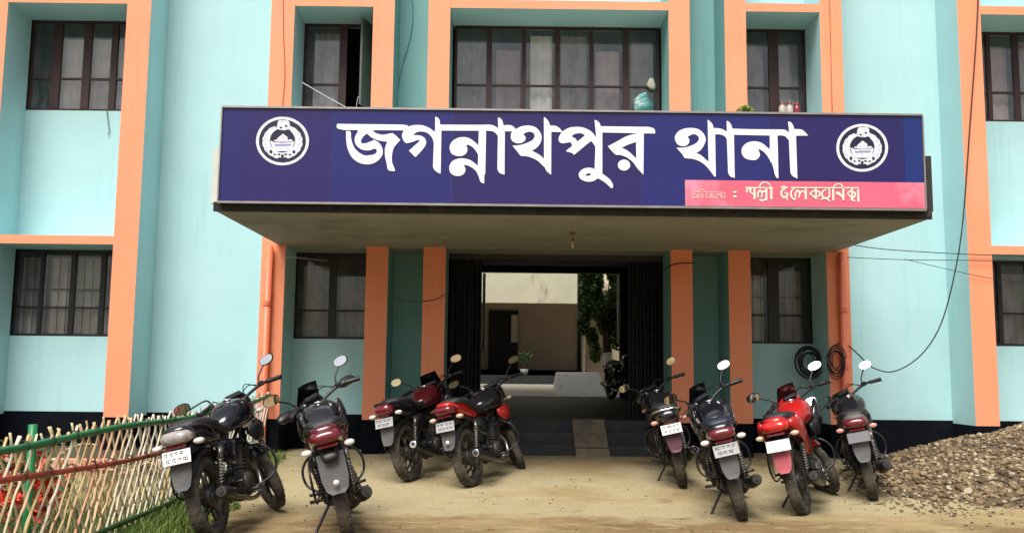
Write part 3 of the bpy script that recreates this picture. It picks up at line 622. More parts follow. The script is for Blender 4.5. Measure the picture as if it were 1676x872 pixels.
cable(F_([(583, 178), (586, 160), (594, 152)], P0+.3), 'short pale wire end by the open casement', .004, CABLEW, 3)
cable(F_([(175, 180), (177, 200), (179, 215), (176, 221)], P1-.02), 'short dark wire dangling below the upper left window', .005)
cable([at(462, 420, P0-.02), at(500, 423, P0-.02), at(535, 427, P0+.3)], 'pale cord under the canopy left of the lower bay window', .004, CABLEW, 4)
cable(F_([(640, 486), (665, 492), (690, 493), (712, 490), (727, 482)], P0-.03), 'dark wire sagging across two orange pillars left of the entrance', .006, mat('brown_wire', (.09, .05, .04), .7))
cable([at(1060, 450, P0+.3), at(1085, 442, P0-.02), at(1105, 432, P0-.03), at(1136, 430, P0-.03)], 'dark wire running to the first orange pillar right of the entrance', .007)
def coil(cx, cy, rx, ry, Y, label, turns=9, seed=1, r=.006):
    rnd = random.Random(seed); pts = []
    c0 = at(cx, cy, Y); sc = at(cx+1, cy, Y).x-c0.x; n = turns*18
    ox = oz = 0
    for i in range(n):
        if i % 18 == 0: k = rnd.uniform(.5, 1.08); tx = rnd.uniform(-.3, .3); tz = rnd.uniform(-.3, .3)
        ox += (tx-ox)*.08; oz += (tz-oz)*.08; a = 2*pi*i/18+.3
        pts.append((c0.x+(rx*cos(a)*k+rx*ox)*sc, Y-.02-.05*i/n+rnd.uniform(-.003, .003), c0.z+(ry*sin(a)*k+ry*oz)*sc))
    mb = MB(); mb.tube(pts, r, 5); return tag(mb.build('cable_coil', CABLE), label, 'cable coil')
coil(1368, 591, 17, 29, P0-.11, 'coil of black cable hung on the orange pilaster right of the canopy', 7, 3, .007)
coil(1322, 592, 21, 25, P1-.27, 'tangled dark cable coil hung on the wall beneath the right bay window', 16, 5, .007)
# bulb
p = at(937, 392, 10.6); L_ = empty('bulb', (p.x, 10.6, 2.885), 'bare bulb hanging under the canopy over the entrance', 'lamp')
mb = MB(); mb.lathe([(.0, 0), (.035, -.002), (.04, -.02), (.012, -.025)], (p.x, 10.6, 2.884), 16, axis='Z'); kid(mb.build('ceiling_rose', BRASS), L_)
mb = MB(); mb.tube([(p.x, 10.6, 2.865), (p.x, 10.6, 2.80)], .006, 6); mb.tube([(p.x, 10.6, 2.81), (p.x, 10.6, 2.775)], .017, 10); kid(mb.build('holder', BRASS), L_)
mb = MB(); mb.lathe([(.012, 0), (.018, -.012), (.019, -.06), (.015, -.078), (.0, -.082)], (p.x, 10.6, 2.775), 14, axis='Z'); kid(mb.build('bulb_glass', BULB), L_)
# patch of bare plaster and torn paint where the pipe meets the canopy
# small weed on the canopy
def leaves(mb, c, rad, n, size, rnd, mi=3, flat=.6):
    for _ in range(n):
        d = V((rnd.gauss(0, 1), rnd.gauss(0, 1), rnd.gauss(0, 1))).normalized()*rnd.random()**.4; q = V(c)+V((d.x*rad[0], d.y*rad[1], d.z*rad[2]))
        a = V((rnd.gauss(0, 1), rnd.gauss(0, 1), rnd.gauss(0, flat))).normalized(); b = a.orthogonal().normalized(); b.rotate(M4.Rotation(rnd.random()*6.28, 3, a)); s_ = size*rnd.uniform(.6, 1.3)
        nrm = a.cross(b)*s_*.12
        mb.add([q-a*s_, q-b*s_*.42+nrm, q+a*s_, q+b*s_*.42+nrm], [(0, 1, 2), (0, 2, 3)], rnd.randrange(mi))
rnd = random.Random(4); p = at(1218, 178, PC+.2); wd = MB(); wd.tube([(p.x, PC+.2, 3.5), (p.x+.01, PC+.2, p.z-.02)], .005, 5)
BRG = mat('bright_leaf', (.22, .34, .04), .6, var=.3)
t = empty('weed', (p.x, PC+.2, 3.5), 'small bright green weed sprouting behind the sign top', 'plant'); kid(wd.build('stem', BRG), t)
wd = MB(); leaves(wd, (p.x, PC+.2, p.z-.01), (.09, .07, .045), 90, .028, rnd, 2); kid(wd.build('leaves', [BRG, LEAF[2]]), t)
# things on window sills
p = at(1053, 165, P1-.12); mb = MB()
for k in range(3): mb.loft([(p.x-.13+.0*k, P1-.12, 4.98+.05*k, .02, .03), (p.x-.06, P1-.13, 5.0+.05*k, .06, .08), (p.x+.04, P1-.1, 5.04+.06*k, .07, .10-.02*k), (p.x+.13-.03*k, P1-.11, 5.0+.04*k, .03, .04)], 10, 0, 2.0)
tag(mb.build('bag', BAGT), 'turquoise plastic bag lying at the right end of the wide upper window', 'bag')
mb = MB(); p = at(1066, 136, P1-.04); mb.loft([(p.x-.06, P1-.02, p.z-.02, .02, .02), (p.x-.02, P1-.02, p.z, .03, .08), (p.x+.03, P1-.02, p.z-.01, .03, .09), (p.x+.06, P1-.02, p.z-.05, .015, .03)], 10)
tag(mb.build('cloth', BAGW), 'small cream cloth caught on the wide upper window by the bag', 'cloth')
for k, (px_, mm, lab) in enumerate(((1280, PALEB, 'pale jar with pink lid, left one on the upper sill right of centre'), (1292, PALEB, 'pale jar on the upper sill between another jar and a red bottle'), (1304, REDB, 'dark red bottle on the upper sill right of two pale jars'))):
    p = at(px_, 170, P1-.08); t = empty('jar' if k < 2 else 'bottle', (p.x, P1-.08, 4.88), lab, 'jar' if k < 2 else 'bottle')
    mb = MB(); mb.lathe([(.0, 0), (.05, 0), (.053, .08), (.05, .14), (.035, .165), (.035, .18)], (p.x, P1-.08, 4.885), 14, axis='Z'); q_ = kid(mb.build('body', mm), t)
    mb = MB(); mb.lathe([(.04, .18), (.04, .205), (.0, .207)], (p.x, P1-.08, 4.885), 14, axis='Z'); kid(mb.build('lid', REDB), t)

# ================================================================== entrance: folding gates
def gate(xs_, y0, dx, dy, n, label):
    t = empty('folding_gate', (xs_, y0, FLOOR), label, 'gate', 'collapsible steel gates'); 
    for i in range(n):
        x_ = xs_+dx*i; y_ = y0+dy*i+(.03 if i % 2 else 0)
        mb = MB(); mb.box(x_-.012, x_+.012, y_, y_+.02, FLOOR+.02, 2.82); kid(mb.build('bar', GATE), t)
        if i < n-1:
            for z in (.9, 1.35, 1.8, 2.25, 2.6):
                mb = MB(); mb.tube([(x_, y_+.025, z), (x_+dx, y_+dy+.025, z+.18)], .008, 4); mb.tube([(x_, y_+.03, z+.18), (x_+dx, y_+dy+.03, z)], .008, 4)
                kid(mb.build('lattice', GATE), t)
gate(-.76, P0+.68, .055, .01, 8, 'folded black collapsible gate on the left side of the entrance')
gate(1.72, P0+.68, .055, .01, 9, 'folded black collapsible gate on the right side of the entrance')
for xx, lab in ((-.60, 'dark inner door leaf standing open left of the hall'), (2.02, 'dark slatted inner door leaf standing open right of the hall')):
    t = empty('door_leaf', (xx, 14, FLOOR), lab, 'door')
    s_ = -1 if xx < 0 else 1
    x0_, x1_ = (-1.0, -.52) if xx < 0 else (1.90, 2.45)
    mb = MB(); mb.box(x0_, x1_, 14, 14.05, FLOOR+.01, 3.2); kid(mb.build('panel', GATE), t)
    for k in range(5):
        mb = MB(); u = x0_+(x1_-x0_)*(k+.5)/5; mb.box(u-.012, u+.012, 13.97, 13.998, 1.2, 2.6); kid(mb.build('slat', HALL), t)

# ================================================================== courtyard seen through the hall
C2 = empty('rear_block', (2, 27, .5), 'cream rear block with stained parapet seen through the entrance hall', 'building')
def rpart(mb, name, mats, label=None):
    o = kid(mb.build(name, mats), C2); 
    if label: o['label'] = label
a_ = lambda px_, py_, Y: at(px_, py_, Y)
mb = MB(); mb.box(-14, a_(945, 500, 27).x, 27, 27.2, a_(800, 495, 27).z, 5.6); rpart(mb, 'parapet', CREAM)
mb = MB(); mb.box(-14, 2.1, 27.2, 29.4, 3.62, 3.8) if 0 else mb.box(-14, 3.35, 27.2, 29.34, 3.62, 3.8); rpart(mb, 'verandah_ceiling', BUFF)  # right end carried past the parapet to shade the wall behind
mb = MB(); mb.box(-14, a_(975, 500, 29.4).x, 29.4, 29.6, .5, 3.62); rpart(mb, 'wall', BUFF)
mb = MB(); mb.box(-14, 16, 29.62, 29.9, .5, 7.4); rpart(mb, 'rear_wall', CREAM)
mb = MB(); mb.box(-14, 2.6, 27, 29.38, .45, a_(800, 614, 27).z); rpart(mb, 'verandah_floor', STEP)
mb = MB(); mb.box(-14, a_(960, 606, 29.3).x, 29.3, 29.39, 1.0, a_(860, 605, 29.3).z); rpart(mb, 'skirting', PLINTH)
mb = MB(); u0, u1 = a_(800, 500, 29.33).x, a_(848, 500, 29.33).x; mb.box(u0, u1, 29.33, 29.395, 1.06, a_(820, 508, 29.33).z); rpart(mb, 'door', BLKSTEEL)
mb = MB(); n0, n1 = a_(837, 515, 29.28), a_(847, 560, 29.28); mb.box(n0.x, n1.x, 29.28, 29.3, n1.z, n0.z); rpart(mb, 'notice', CREAM)
for px_, mm in ((948, PLINTH), (955, TRIM)):
    q = a_(px_, 500, 26.85); mb = MB(); mb.tube([(q.x, 26.85, .5), (q.x, 26.85, 5.2)], .055, 10); rpart(mb, 'rain_pipe', mm)
mb = MB(); mb.box(2.3, 3.4, 29.35, 29.6, .5, 3.0); rpart(mb, 'wall', BUFF)
m_ = MB(); m_.add([(-14, 22.42, .40), (16, 22.42, .40), (16, 26.99, .78), (-14, 26.99, .78), (-14, 22.42, .592), (16, 22.42, .592), (16, 26.99, .80), (-14, 26.99, .80)], [(0, 3, 2, 1), (4, 5, 6, 7), (0, 1, 5, 4), (1, 2, 6, 5), (2, 3, 7, 6), (3, 0, 4, 7)])
tag(m_.build('courtyard_paving', mat('courtyard_cement', (.46, .42, .33), .9, var=.15, bump=.3)), 'sloping cement paving of the rear courtyard', kind='structure')
# white ramp block
mb = MB(); q0, q1, q2, q3 = a_(912, 648, 22.6), a_(993, 648, 22.6), a_(980, 609, 24.3), a_(913, 609, 24.3)
vs = [q0, q1, q2, q3]; vs += [V((q0.x, 25.2, .6)), V((q1.x, 25.2, .6)), V((q2.x, 25.2, q2.z)), V((q3.x, 25.2, q3.z))]
mb.add(vs, [(0, 1, 2, 3), (4, 7, 6, 5), (0, 4, 5, 1), (1, 5, 6, 2), (2, 6, 7, 3), (3, 7, 4, 0)]); tag(mb.build('concrete_block', WHITEC), 'whitewashed sloping concrete block at the far end of the hall', 'block')
# lit edges of the rear opening, added as thin white posts
for px_, lab in ((792, 'slim white post standing in for the lit left edge of the rear opening'), (1013, 'slim white post standing in for the lit right edge of the rear opening')):
    q = a_(px_, 500, 22.45); mb = MB(); mb.box(q.x-.035, q.x+.035, 22.42, 22.5, 1.9 if px_ > 900 else 1.6, 3.6); tag(mb.build('post', WHITEC), lab, 'post')
def tree(loc, h, r, n, label, white=True, seed=1, leafy=.12, lo=.45):
    rnd = random.Random(seed); t = empty('tree', loc, label, 'tree'); b = V(loc)
    mb = MB(); pts = [b+V((.04*sin(k), .03*cos(k*2), h*.5*k/5)) for k in range(6)]; mb.tube(pts[:4], [.17, .15, .14, .13], 12, 0); mb.tube(pts[3:], [.13, .1, .06], 10, 1); kid(mb.build('trunk', [BARKW if white else BARK, BARK]), t)
    tips = []
    for k in range(7):
        a = k*2.4; e = pts[4]+V((cos(a)*r*.7, sin(a)*r*.7, h*rnd.uniform(.05, .45))); mb = MB(); mb.tube([pts[3+(k % 3)], (pts[4]+e)/2+V((0, 0, .1)), e], [.05, .03, .012], 6); kid(mb.build('limb', BARK), t); tips.append(e)
    mb = MB()
    for k in range(44):
        e = tips[k % 7]+V((rnd.gauss(0, r*.45), rnd.gauss(0, r*.45), rnd.gauss(0, h*.16))); leaves(mb, e, (r*.3, r*.3, h*.08), n, leafy, rnd, 3)
    kid(mb.build('crown', [LEAF[0], LEAF[2], mat('fresh_leaf', (.16, .27, .05), .6, var=.3)]), t)
q = a_(994, 600, 24.5); tree((q.x, 24.5, .5), 4.0, .55, 300, 'leafy tree with whitewashed trunk in the rear courtyard', leafy=.075)
q = a_(858, 611, 27.6); t = empty('potted_plant', (q.x, 27.6, 1.05), 'small potted shrub on the rear verandah', 'plant'); z0 = a_(800, 614, 27).z
mb = MB(); mb.lathe([(.0, 0), (.09, 0), (.13, .2), (.11, .2), (.1, .17), (0, .17)], (q.x, 27.6, z0), 14, axis='Z'); kid(mb.build('pot', TERRA), t)
rnd = random.Random(9); mb = MB(); mb.tube([(q.x, 27.6, z0+.15), (q.x, 27.6, z0+.45)], .012, 5); kid(mb.build('stem', BARK), t)
mb = MB(); leaves(mb, (q.x, 27.6, z0+.55), (.25, .2, .22), 170, .05, rnd, 3); kid(mb.build('leaves', LEAF), t)

# ================================================================== MOTORCYCLES
def rot3(ax, deg): return M4.Rotation(R(deg), 3, ax)
def bike(loc, head, lean, label, paint, tail_paint, lens, plate, flap, ind, seat=SEAT, steer=18, style=0, mufm=BLK, capm=CHR, visor=False, guard=False, grab=BLK, tankm=None, scale=1., seed=1, handguard=False, mir_l=(1, 1), mtilt=(-14, 27), white=(), refl=None, noplate=False, blank=False):
    rnd = random.Random(seed)
    t = empty('motorcycle', loc, label, 'motorcycle', 'motorcycles parked at the station')
    t.rotation_mode = 'XYZ'; t.rotation_euler = (R(-lean), 0, R(90-head)); t.scale = (scale,)*3
    RW = .305
    def pt(mb, name, mm, par=t): return mb.build(name, mm, par)
    def wheel(name, x, wid, front, parent, drum):
        ty = MB(); h = wid/2
        prof = [(.222, -h*.62), (.245, -h*.92), (.275, -h), (.292, -h*.8), (.302, -h*.42), (RW, 0), (.302, h*.42), (.292, h*.8), (.275, h), (.245, h*.92), (.222, h*.62)]
        ty.lathe(prof, (0, 0, 0), 40, closed=True)
        for k in range(30):      # tread blocks
            a = 2*pi*k/30
            for s_ in (-1, 1):
                rt = M4.Rotation(-a, 3, 'Y'); c_ = rt @ V((.2985, s_*h*.45, 0)); ty.obox(c_, (.012, h*.55, .03), rt @ M4.Rotation(.35*s_, 3, 'X'))
        w = ty.build(name, RUB, parent); w.location = (x, 0, RW)
        rm = MB(); rm.lathe([(.226, -h*.7), (.214, -h*.66), (.203, -.012), (.203, .012), (.214, h*.66), (.226, h*.7)], (0, 0, 0), 36)
        rm.build('rim', RIM, w)
        for k in range(5):
            sp = MB(); a = 2*pi*k/5+.3; rt = M4.Rotation(-a, 3, 'Y')
            for d in (-.22, .22):
                rt2 = M4.Rotation(-(a+d), 3, 'Y'); p0 = rt @ V((.045, 0, 0)); p1 = rt2 @ V((.208, 0, 0)); sp.tube([p0, p1], [.014, .009], 6)
            sp.build('spoke', RIM, w)
        hb = MB(); hb.lathe([(0, -.07), (.02, -.07), (.045, -.045), (.05, 0), (.045, .045), (.02, .07), (0, .07)], (0, 0, 0), 18); hb.build('hub', ENG, w)
        dm = MB()
        if drum: dm.lathe([(.02, -.05), (.075, -.05), (.08, -.03), (.08, .02)], (0, 0, 0), 22)
        else: dm.lathe([(.06, -.062), (.12, -.062), (.12, -.058), (.06, -.058)], (0, 0, 0), 26, closed=True)
        dm.build('brake_drum' if drum else 'brake_disc', ENG if drum else STL, w)
        return w
    wheel('rear_wheel', 0, .106, False, t, True)
    # steering assembly pivot = part 'front_fork' (> wheel pieces would be a fourth level, so the wheel is turned by itself)
    SH = V((1.03, 0, .90)); AX = V((1.30, 0, RW)); ax = (SH-AX).normalized()
    RS = M4.Translation(SH) @ M4.Rotation(R(steer), 4, ax) @ M4.Translation(-SH)
    def st_(mb, name, mm, par=None):
        for i, v_ in enumerate(mb.v): mb.v[i] = tuple(RS @ V(v_))
        return mb.build(name, mm, par or t)
    fw = wheel('front_wheel', 1.3, .09, True, t, False); fw.matrix_local = RS @ M4.Translation((1.3, 0, RW))
    # frame, swingarm, shocks
    mb = MB()
    for s_ in (-1, 1):
        mb.tube([(-.22, .09*s_, .74), (.10, .10*s_, .68), (.42, .09*s_, .66), (.95, .03*s_, .86)], .014, 7)
        mb.tube([(.42, .09*s_, .66), (.36, .10*s_, .45), (.33, .09*s_, .30), (.62, .07*s_, .20)], .014, 7)
        mb.tube([(.99, .0, .78), (.86, .05*s_, .45), (.62, .07*s_, .20)], .014, 7)
    mb.tube([(1.03, 0, .76), (1.00, 0, .93)], .03, 10); pt(mb, 'frame', BLK)
    mb = MB()
    for s_ in (-1, 1): mb.tube([(-.03, .075*s_, RW), (.36, .08*s_, .34)], .017, 7, flat=1.3)
    pt(mb, 'swingarm', BLK)
    mb = MB(); mb.obox((.17, .092, .335), (.42, .03, .085), None, 0, .01); pt(mb, 'chain_cover', BLK)
    for s_ in (-1, 1):
        mb = MB(); a, b = V((-.0, .115*s_, .34)), V((.10, .12*s_, .66)); mb.tube([a, b], .012, 8)
        N_ = 60; mb.tube([a.lerp(b, .15+.62*i/N_)+V((cos(i*.9)*.026, sin(i*.9)*.026, 0)) for i in range(N_)], .0055, 4); mb.tube([a.lerp(b, .75), b], .024, 9); pt(mb, 'shock_absorber', STL if s_ < 0 else BLK)
    # engine
    mb = MB(); mb.loft([(.34, 0, .36, .07, .06), (.40, 0, .35, .12, .10), (.52, 0, .33, .135, .12), (.66, 0, .32, .13, .115), (.76, 0, .34, .09, .08)], 16, 0, 3); e_ = pt(mb, 'engine', ENG)
    mb = MB(); mb.lathe([(0, -.155), (.075, -.155), (.09, -.13), (.09, -.08)], (.55, 0, .33), 20); mb.build('engine_cover', ENG, e_); mb = MB(); mb.lathe([(0, .15), (.07, .15), (.085, .125), (.085, .08)], (.52, 0, .33), 20); mb.build('engine_cover', ENG, e_)
    mb = MB()
    for k in range(8): mb.obox(V((.70+.012*k, 0, .42+.028*k)), (.15-.004*k, .17, .010), rot3('Y', -22), 0)
    mb.obox((.745, 0, .52), (.10, .11, .24), rot3('Y', 22)); mb.obox((.80, 0, .66), (.12, .14, .05), rot3('Y', 22), 0, .01); mb.build('cylinder', ENG, e_)
    # exhaust on the right side
    mb = MB(); mb.tube(smooth_path([(.82, -.04, .50), (.90, -.09, .40), (.84, -.12, .26), (.68, -.13, .20), (.45, -.145, .21), (.30, -.155, .25)], 5), .019, 9); ex = pt(mb, 'exhaust', STL)
    mz = .0 if style != 2 else .04
    a, b = V((.34, -.155, .24)), V((-.20, -.195, .34+mz)); mb = MB()
    rr = [.022, .045, .052, .052, .048, .040]; mb.tube([a.lerp(b, q_) for q_ in (0, .12, .3, .7, .92, 1)], rr, 14); mb.build('muffler', mufm, ex)
    mb = MB(); d = (b-a).normalized(); q0 = a.lerp(b, .985); mb.tube([q0, q0+d*.012, q0+d*.018], [.042, .042, .036], 16); mb.build('muffler_cap', capm, ex)
    mb = MB(); mb.tube([q0+d*.019, q0+d*.03], .016, 12); mb.build('tailpipe', DARK, ex)
    mb = MB(); mb.obox(a.lerp(b, .45)+V((0, -.052, .01)), (.22, .006, .055), rot3('Y', 9), 0, .002); mb.build('heat_shield', CHR if style == 0 else BLK, ex)
    # tank
    tk = MB()
    tk.loft([(.44, 0, .80, .045, .05), (.50, 0, .83, .10, .075), (.60, 0, .87, .135, .11), (.72, 0, .895, .16, .13), (.84, 0, .90, .165, .135), (.93, 0, .885, .13, .115), (1.0, 0, .87, .07, .07)], 20, 0, 2.6); tko = pt(tk, 'fuel_tank', tankm or paint)
    mb = MB(); mb.lathe([(.035, 0), (.035, .008), (.03, .012), (0, .012)], (.74, 0, 1.024), 16, axis='Z'); mb.build('fuel_cap', CHR, tko)
    for s_ in (-1, 1):
        mb = MB(); mb.loft([(.74, .13*s_, .74, .02, .03), (.84, .155*s_, .72, .025, .08), (.95, .165*s_, .73, .02, .09), (1.03, .16*s_, .76, .01, .03)], 10); pt(mb, 'tank_shroud', tail_paint if style == 1 else BLK)
        mb = MB(); mb.loft([(.08, .10*s_, .66, .01, .03), (.18, .115*s_, .62, .025, .09), (.32, .12*s_, .60, .028, .11), (.44, .11*s_, .62, .015, .07)], 12, 0, 2.8); pt(mb, 'side_panel', paint)
    # seat
    mb = MB(); rs_ = .03 if style in (1, 3) else 0
    mb.loft([(-.26, 0, .86+rs_, .07, .02), (-.18, 0, .868+rs_, .12, .045), (-.02, 0, .86+rs_*.8, .145, .05), (.12, 0, .835+rs_*.4, .145, .05), (.18, 0, .805, .13, .045), (.32, 0, .785, .13, .05), (.44, 0, .80, .10, .05), (.53, 0, .83, .06, .04)], 18, 0, 3); pt(mb, 'seat', seat)
    # tail cowl and lamp
    mb = MB(); mb.loft([(-.385, 0, .835+rs_, .06, .02), (-.34, 0, .825+rs_, .10, .050), (-.22, 0, .80+rs_, .125, .065), (-.05, 0, .765+rs_, .135, .07), (.12, 0, .745, .13, .055), (.24, 0, .73, .11, .03)], 18, 0, 2.8); pt(mb, 'tail_cowl', tail_paint)
    lw = (.115, .115, .10, .125)[style]; lh = (1, 1, 1.25, 1)[style]
    mb = MB(); mb.loft([(-.425, 0, .785+rs_, lw*.55, .022), (-.41, 0, .787+rs_, lw*.85, .042*lh), (-.36, 0, .79+rs_, lw, .056*lh), (-.27, 0, .785+rs_, lw, .052*lh)], 18, 0, 2.5); tl = pt(mb, 'tail_lamp', lens)
    mb = MB(); mb.obox((-.388, 0, .724+rs_), (.03, lw*1.3, .022), None, 0, .006); mb.build('lamp_strip', LRED, tl)
    if style == 3:
        for s_ in (-1, 1):
            mb = MB(); mb.loft([(-.30, .13*s_, .83, .03, .03), (-.15, .155*s_, .80, .045, .09), (.05, .155*s_, .74, .04, .10), (.22, .14*s_, .67, .03, .10), (.32, .13*s_, .60, .015, .05)], 14, 0, 2.4); pt(mb, 'tail_fairing', tail_paint)
    if visor:
        for s_ in (-1, 1):
            mb = MB(); mb.loft([(.92, .15*s_, .80, .02, .05), (1.0, .175*s_, .84, .04, .13), (1.10, .17*s_, .86, .04, .15), (1.20, .13*s_, .86, .03, .09)], 14, 0, 2.4); pt(mb, 'front_fairing', PBLK)
    # grab rail
    mb = MB(); zr = .835+rs_
    if style == 2: mb.tube(smooth_path([(.0, -.15, zr-.04), (-.22, -.15, zr+.0), (-.36, -.10, zr+.02), (-.38, 0, zr+.02), (-.36, .10, zr+.02), (-.22, .15, zr), (0, .15, zr-.04)], 4), .012, 7)
    else:
        for s_ in (-1, 1): mb.tube(smooth_path([(.0, .13*s_, zr-.05), (-.10, .15*s_, zr-.01), (-.24, .13*s_, zr+.015), (-.33, .06*s_, zr+.015)], 4), .012, 7)
    pt(mb, 'grab_rail', grab)
    # rear mudguard, plate, flap
    mb = MB(); arc = []
    for k in range(10):
        a = R(40+k*12.5); arc.append((RW*1.16*cos(a)-.02, RW*1.16*sin(a)+RW+.02))
    for j in range(len(arc)-1):
        (x0_, z0_), (x1_, z1_) = arc[j], arc[j+1]; mb.add([(x0_, -.07, z0_), (x0_, .07, z0_), (x1_, .07, z1_), (x1_, -.07, z1_)], [(0, 1, 2, 3)], 0, True)
        for s_ in (-1, 1): mb.add([(x0_, .07*s_, z0_), (x1_, .07*s_, z1_), (x1_*.94, .075*s_, RW+(z1_-RW)*.9), (x0_*.94, .075*s_, RW+(z0_-RW)*.9)], [(0, 1, 2, 3)], 0, True)
    mg = pt(mb, 'rear_mudguard', BLK)
    mb = MB(); mb.loft([(-.39, 0, .66, .05, .02), (-.33, 0, .69, .07, .05), (-.2, 0, .70, .07, .05), (-.1, 0, .69, .06, .03)], 12, 0, 3); mb.build('tail_bracket', BLK, mg)
    rp = rot3('Y', 12)
    mb = MB(); mb.obox((-.405, 0, .652), (.006, .21, .10), rp, 0, .002)
    po = mg if noplate else pt(mb, 'number_plate', plate)
    mb = MB()
    pl_ = lambda y_, z_, w_, h_, k_: mb.obox(V((-.405, 0, .652))+rp @ V((-.0042-.0002*k_, y_, z_)), (.0012, w_, h_), rp)
    for row in range(2):
        y_ = .088-.01*row; z_ = .036-.046*row
        while y_ > -.055:
            w_ = rnd.uniform(.026, .05); w_ = min(w_, y_+.088); pl_(y_-w_/2, z_, w_, .004, 0); x_ = y_-.004
            while x_ > y_-w_+.006:
                h_ = rnd.uniform(.018, .026); pl_(x_, z_-h_/2, .0038, h_, 1)
                if rnd.random() < .6: pl_(x_-.006, z_-h_*rnd.uniform(.5, .9), .010, .004, 2)
                x_ -= rnd.uniform(.010, .015)
            y_ -= w_+.009
    if plate is not PLATEG and not blank: mb.build('plate_lettering', INK, po)
    fl = [(-.095, .60), (.095, .60), (.088, .50), (.07, .435), (.04, .41), (-.04, .41), (-.07, .435), (-.088, .50)]
    fl = [(a*.84, b) for a, b in fl] if not noplate else [(-.10, .70), (.10, .70), (.098, .52), (.08, .44), (.045, .41), (-.045, .41), (-.08, .44), (-.098, .52)]
    mb = MB(); mb.poly(fl, [], lambda u, v, d: V((-.372-(.61-v)*.16-abs(u)*-.25-(d*1.5), u, v)), 0, .004); pt(mb, 'mud_flap', flap)
    if refl: mb = MB(); mb.lathe([(0, -.012), (.02, -.01), (.022, 0)], (-.408, 0, .49), 12, axis='X'); mb.build('reflector', refl, po)
    for s_ in (-1, 1):
        mb = MB(); mb.tube([(-.31, .06*s_, .735), (-.325, .125*s_, .735)], .009, 6); i_ = pt(mb, 'rear_indicator', BLK)
        mb = MB(); c_ = V((-.33, .155*s_, .737)); n_ = 10
        mb.loft([(-.37, c_.y, c_.z, .018, .012), (-.36, c_.y, c_.z, .036, .021), (-.33, c_.y, c_.z, .04, .024), (-.30, c_.y, c_.z, .022, .014)], 12, 0, 2); mb.build('indicator_lens', ind, i_)
    # foot pegs, stand, saree guard, crash bar
    for s_ in (-1, 1):
        mb = MB(); mb.tube([(.52, .09*s_, .27), (.52, .24*s_, .275)], .014, 8); mb.tube([(.24, .10*s_, .36), (.22, .22*s_, .37)], .012, 8); mb.tube([(.42, .12*s_, .25), (.30, .11*s_, .40), (.22, .13*s_, .37)], .010, 6); pt(mb, 'foot_peg', BLK)
    mb = MB(); mb.tube(smooth_path([(.36, .10, .24), (.33, .19, .13), (.30, .26, .045)], 3), .012, 7); mb.obox((.30, .265, .035), (.05, .05, .01)); pt(mb, 'kickstand', BLK)
    mb = MB(); mb.tube([(.62, -.13, .24), (.75, -.16, .27), (.78, -.17, .29)], .008, 6); pt(mb, 'brake_pedal', STL)
    mb = MB(); mb.tube(smooth_path([(.10, .14, .66), (-.12, .17, .60), (-.16, .175, .42), (-.02, .17, .33), (.16, .15, .36)], 4), .008, 6)
    for k in range(3): mb.tube([(-.12+.06*k, .172, .60), (-.12+.06*k, .172, .36)], .004, 5)
    pt(mb, 'saree_guard', BLK)
    mb = MB(); mb.tube(smooth_path([(.88, 0, .62), (.90, -.16, .60), (.91, -.25, .50), (.90, -.24, .36), (.80, -.12, .28), (.74, 0, .24)], 4), .011, 7)
    mb.tube(smooth_path([(.88, 0, .62), (.90, .16, .60), (.91, .25, .50), (.90, .24, .36), (.80, .12, .28), (.74, 0, .24)], 4), .011, 7); pt(mb, 'crash_bar', BLK)
    # fork
    for s_ in (-1, 1):
        mb = MB(); a = AX+V((0, .075*s_, 0)); b = SH+V((0, .075*s_, 0))+ax*.06; mb.tube([a, a.lerp(b, .48)], .026, 10); mb.tube([a.lerp(b, .48), b], .017, 10); st_(mb, 'fork_leg', ENG)
    mb = MB(); mb.obox(SH+ax*.06, (.07, .2, .025), rot3('Y', -22), 0, .005); mb.obox(SH-ax*.10, (.07, .2, .03), rot3('Y', -22), 0, .005); st_(mb, 'fork_clamp', BLK)
    mb = MB(); arc = []
    for k in range(9):
        a = R(20+k*15); arc.append((1.3+RW*1.09*cos(a), RW+RW*1.09*sin(a)))
    sec = []
    for j, (x_, z_) in enumerate(arc):
        nx_, nz_ = (x_-1.3)/(RW*1.09), (z_-RW)/(RW*1.09); sec.append([(x_-nx_*.03, -.058, z_-nz_*.03), (x_, -.045, z_), (x_+nx_*.008, 0, z_+nz_*.008), (x_, .045, z_), (x_-nx_*.03, .058, z_-nz_*.03)])
    mb.add([v_ for s2 in sec for v_ in s2], [(i*5+j, i*5+j+1, (i+1)*5+j+1, (i+1)*5+j) for i in range(8) for j in range(4)], 0, True); st_(mb, 'front_mudguard', paint)
    # headlamp / cowl
    mb = MB(); mb.loft([(1.03, 0, .97, .06, .06), (1.07, 0, .975, .13, .11), (1.15, 0, .95, .155, .14), (1.22, 0, .91, .125, .11), (1.27, 0, .87, .07, .06)], 18, 0, 2.6); hd = st_(mb, 'headlamp_cowl', paint)
    mb = MB(); mb.loft([(1.225, 0, .90, .09, .08), (1.262, 0, .885, .075, .065), (1.29, 0, .87, .03, .03)], 16); 
    st_(mb, 'headlamp', LCLR, hd)
    mb = MB(); mb.obox((1.045, 0, 1.06), (.05, .15, .065), rot3('Y', -35), 0, .012); st_(mb, 'instrument_panel', BLK, hd)
    if visor:
        sec = []
        for k in range(6):
            u = k/5; x_ = 1.25-.17*u; z_ = .98+.22*u; w_ = .145-.045*u; sec.append([(x_-.07, -w_, z_-.01), (x_-.01, -w_*.6, z_), (x_+.012, 0, z_+.004), (x_-.01, w_*.6, z_), (x_-.07, w_, z_-.01)])
        mb = MB(); mb.add([v_ for s2 in sec for v_ in s2], [(i*5+j, i*5+j+1, (i+1)*5+j+1, (i+1)*5+j) for i in range(5) for j in range(4)], 0, True); st_(mb, 'windscreen', PBLK, hd)
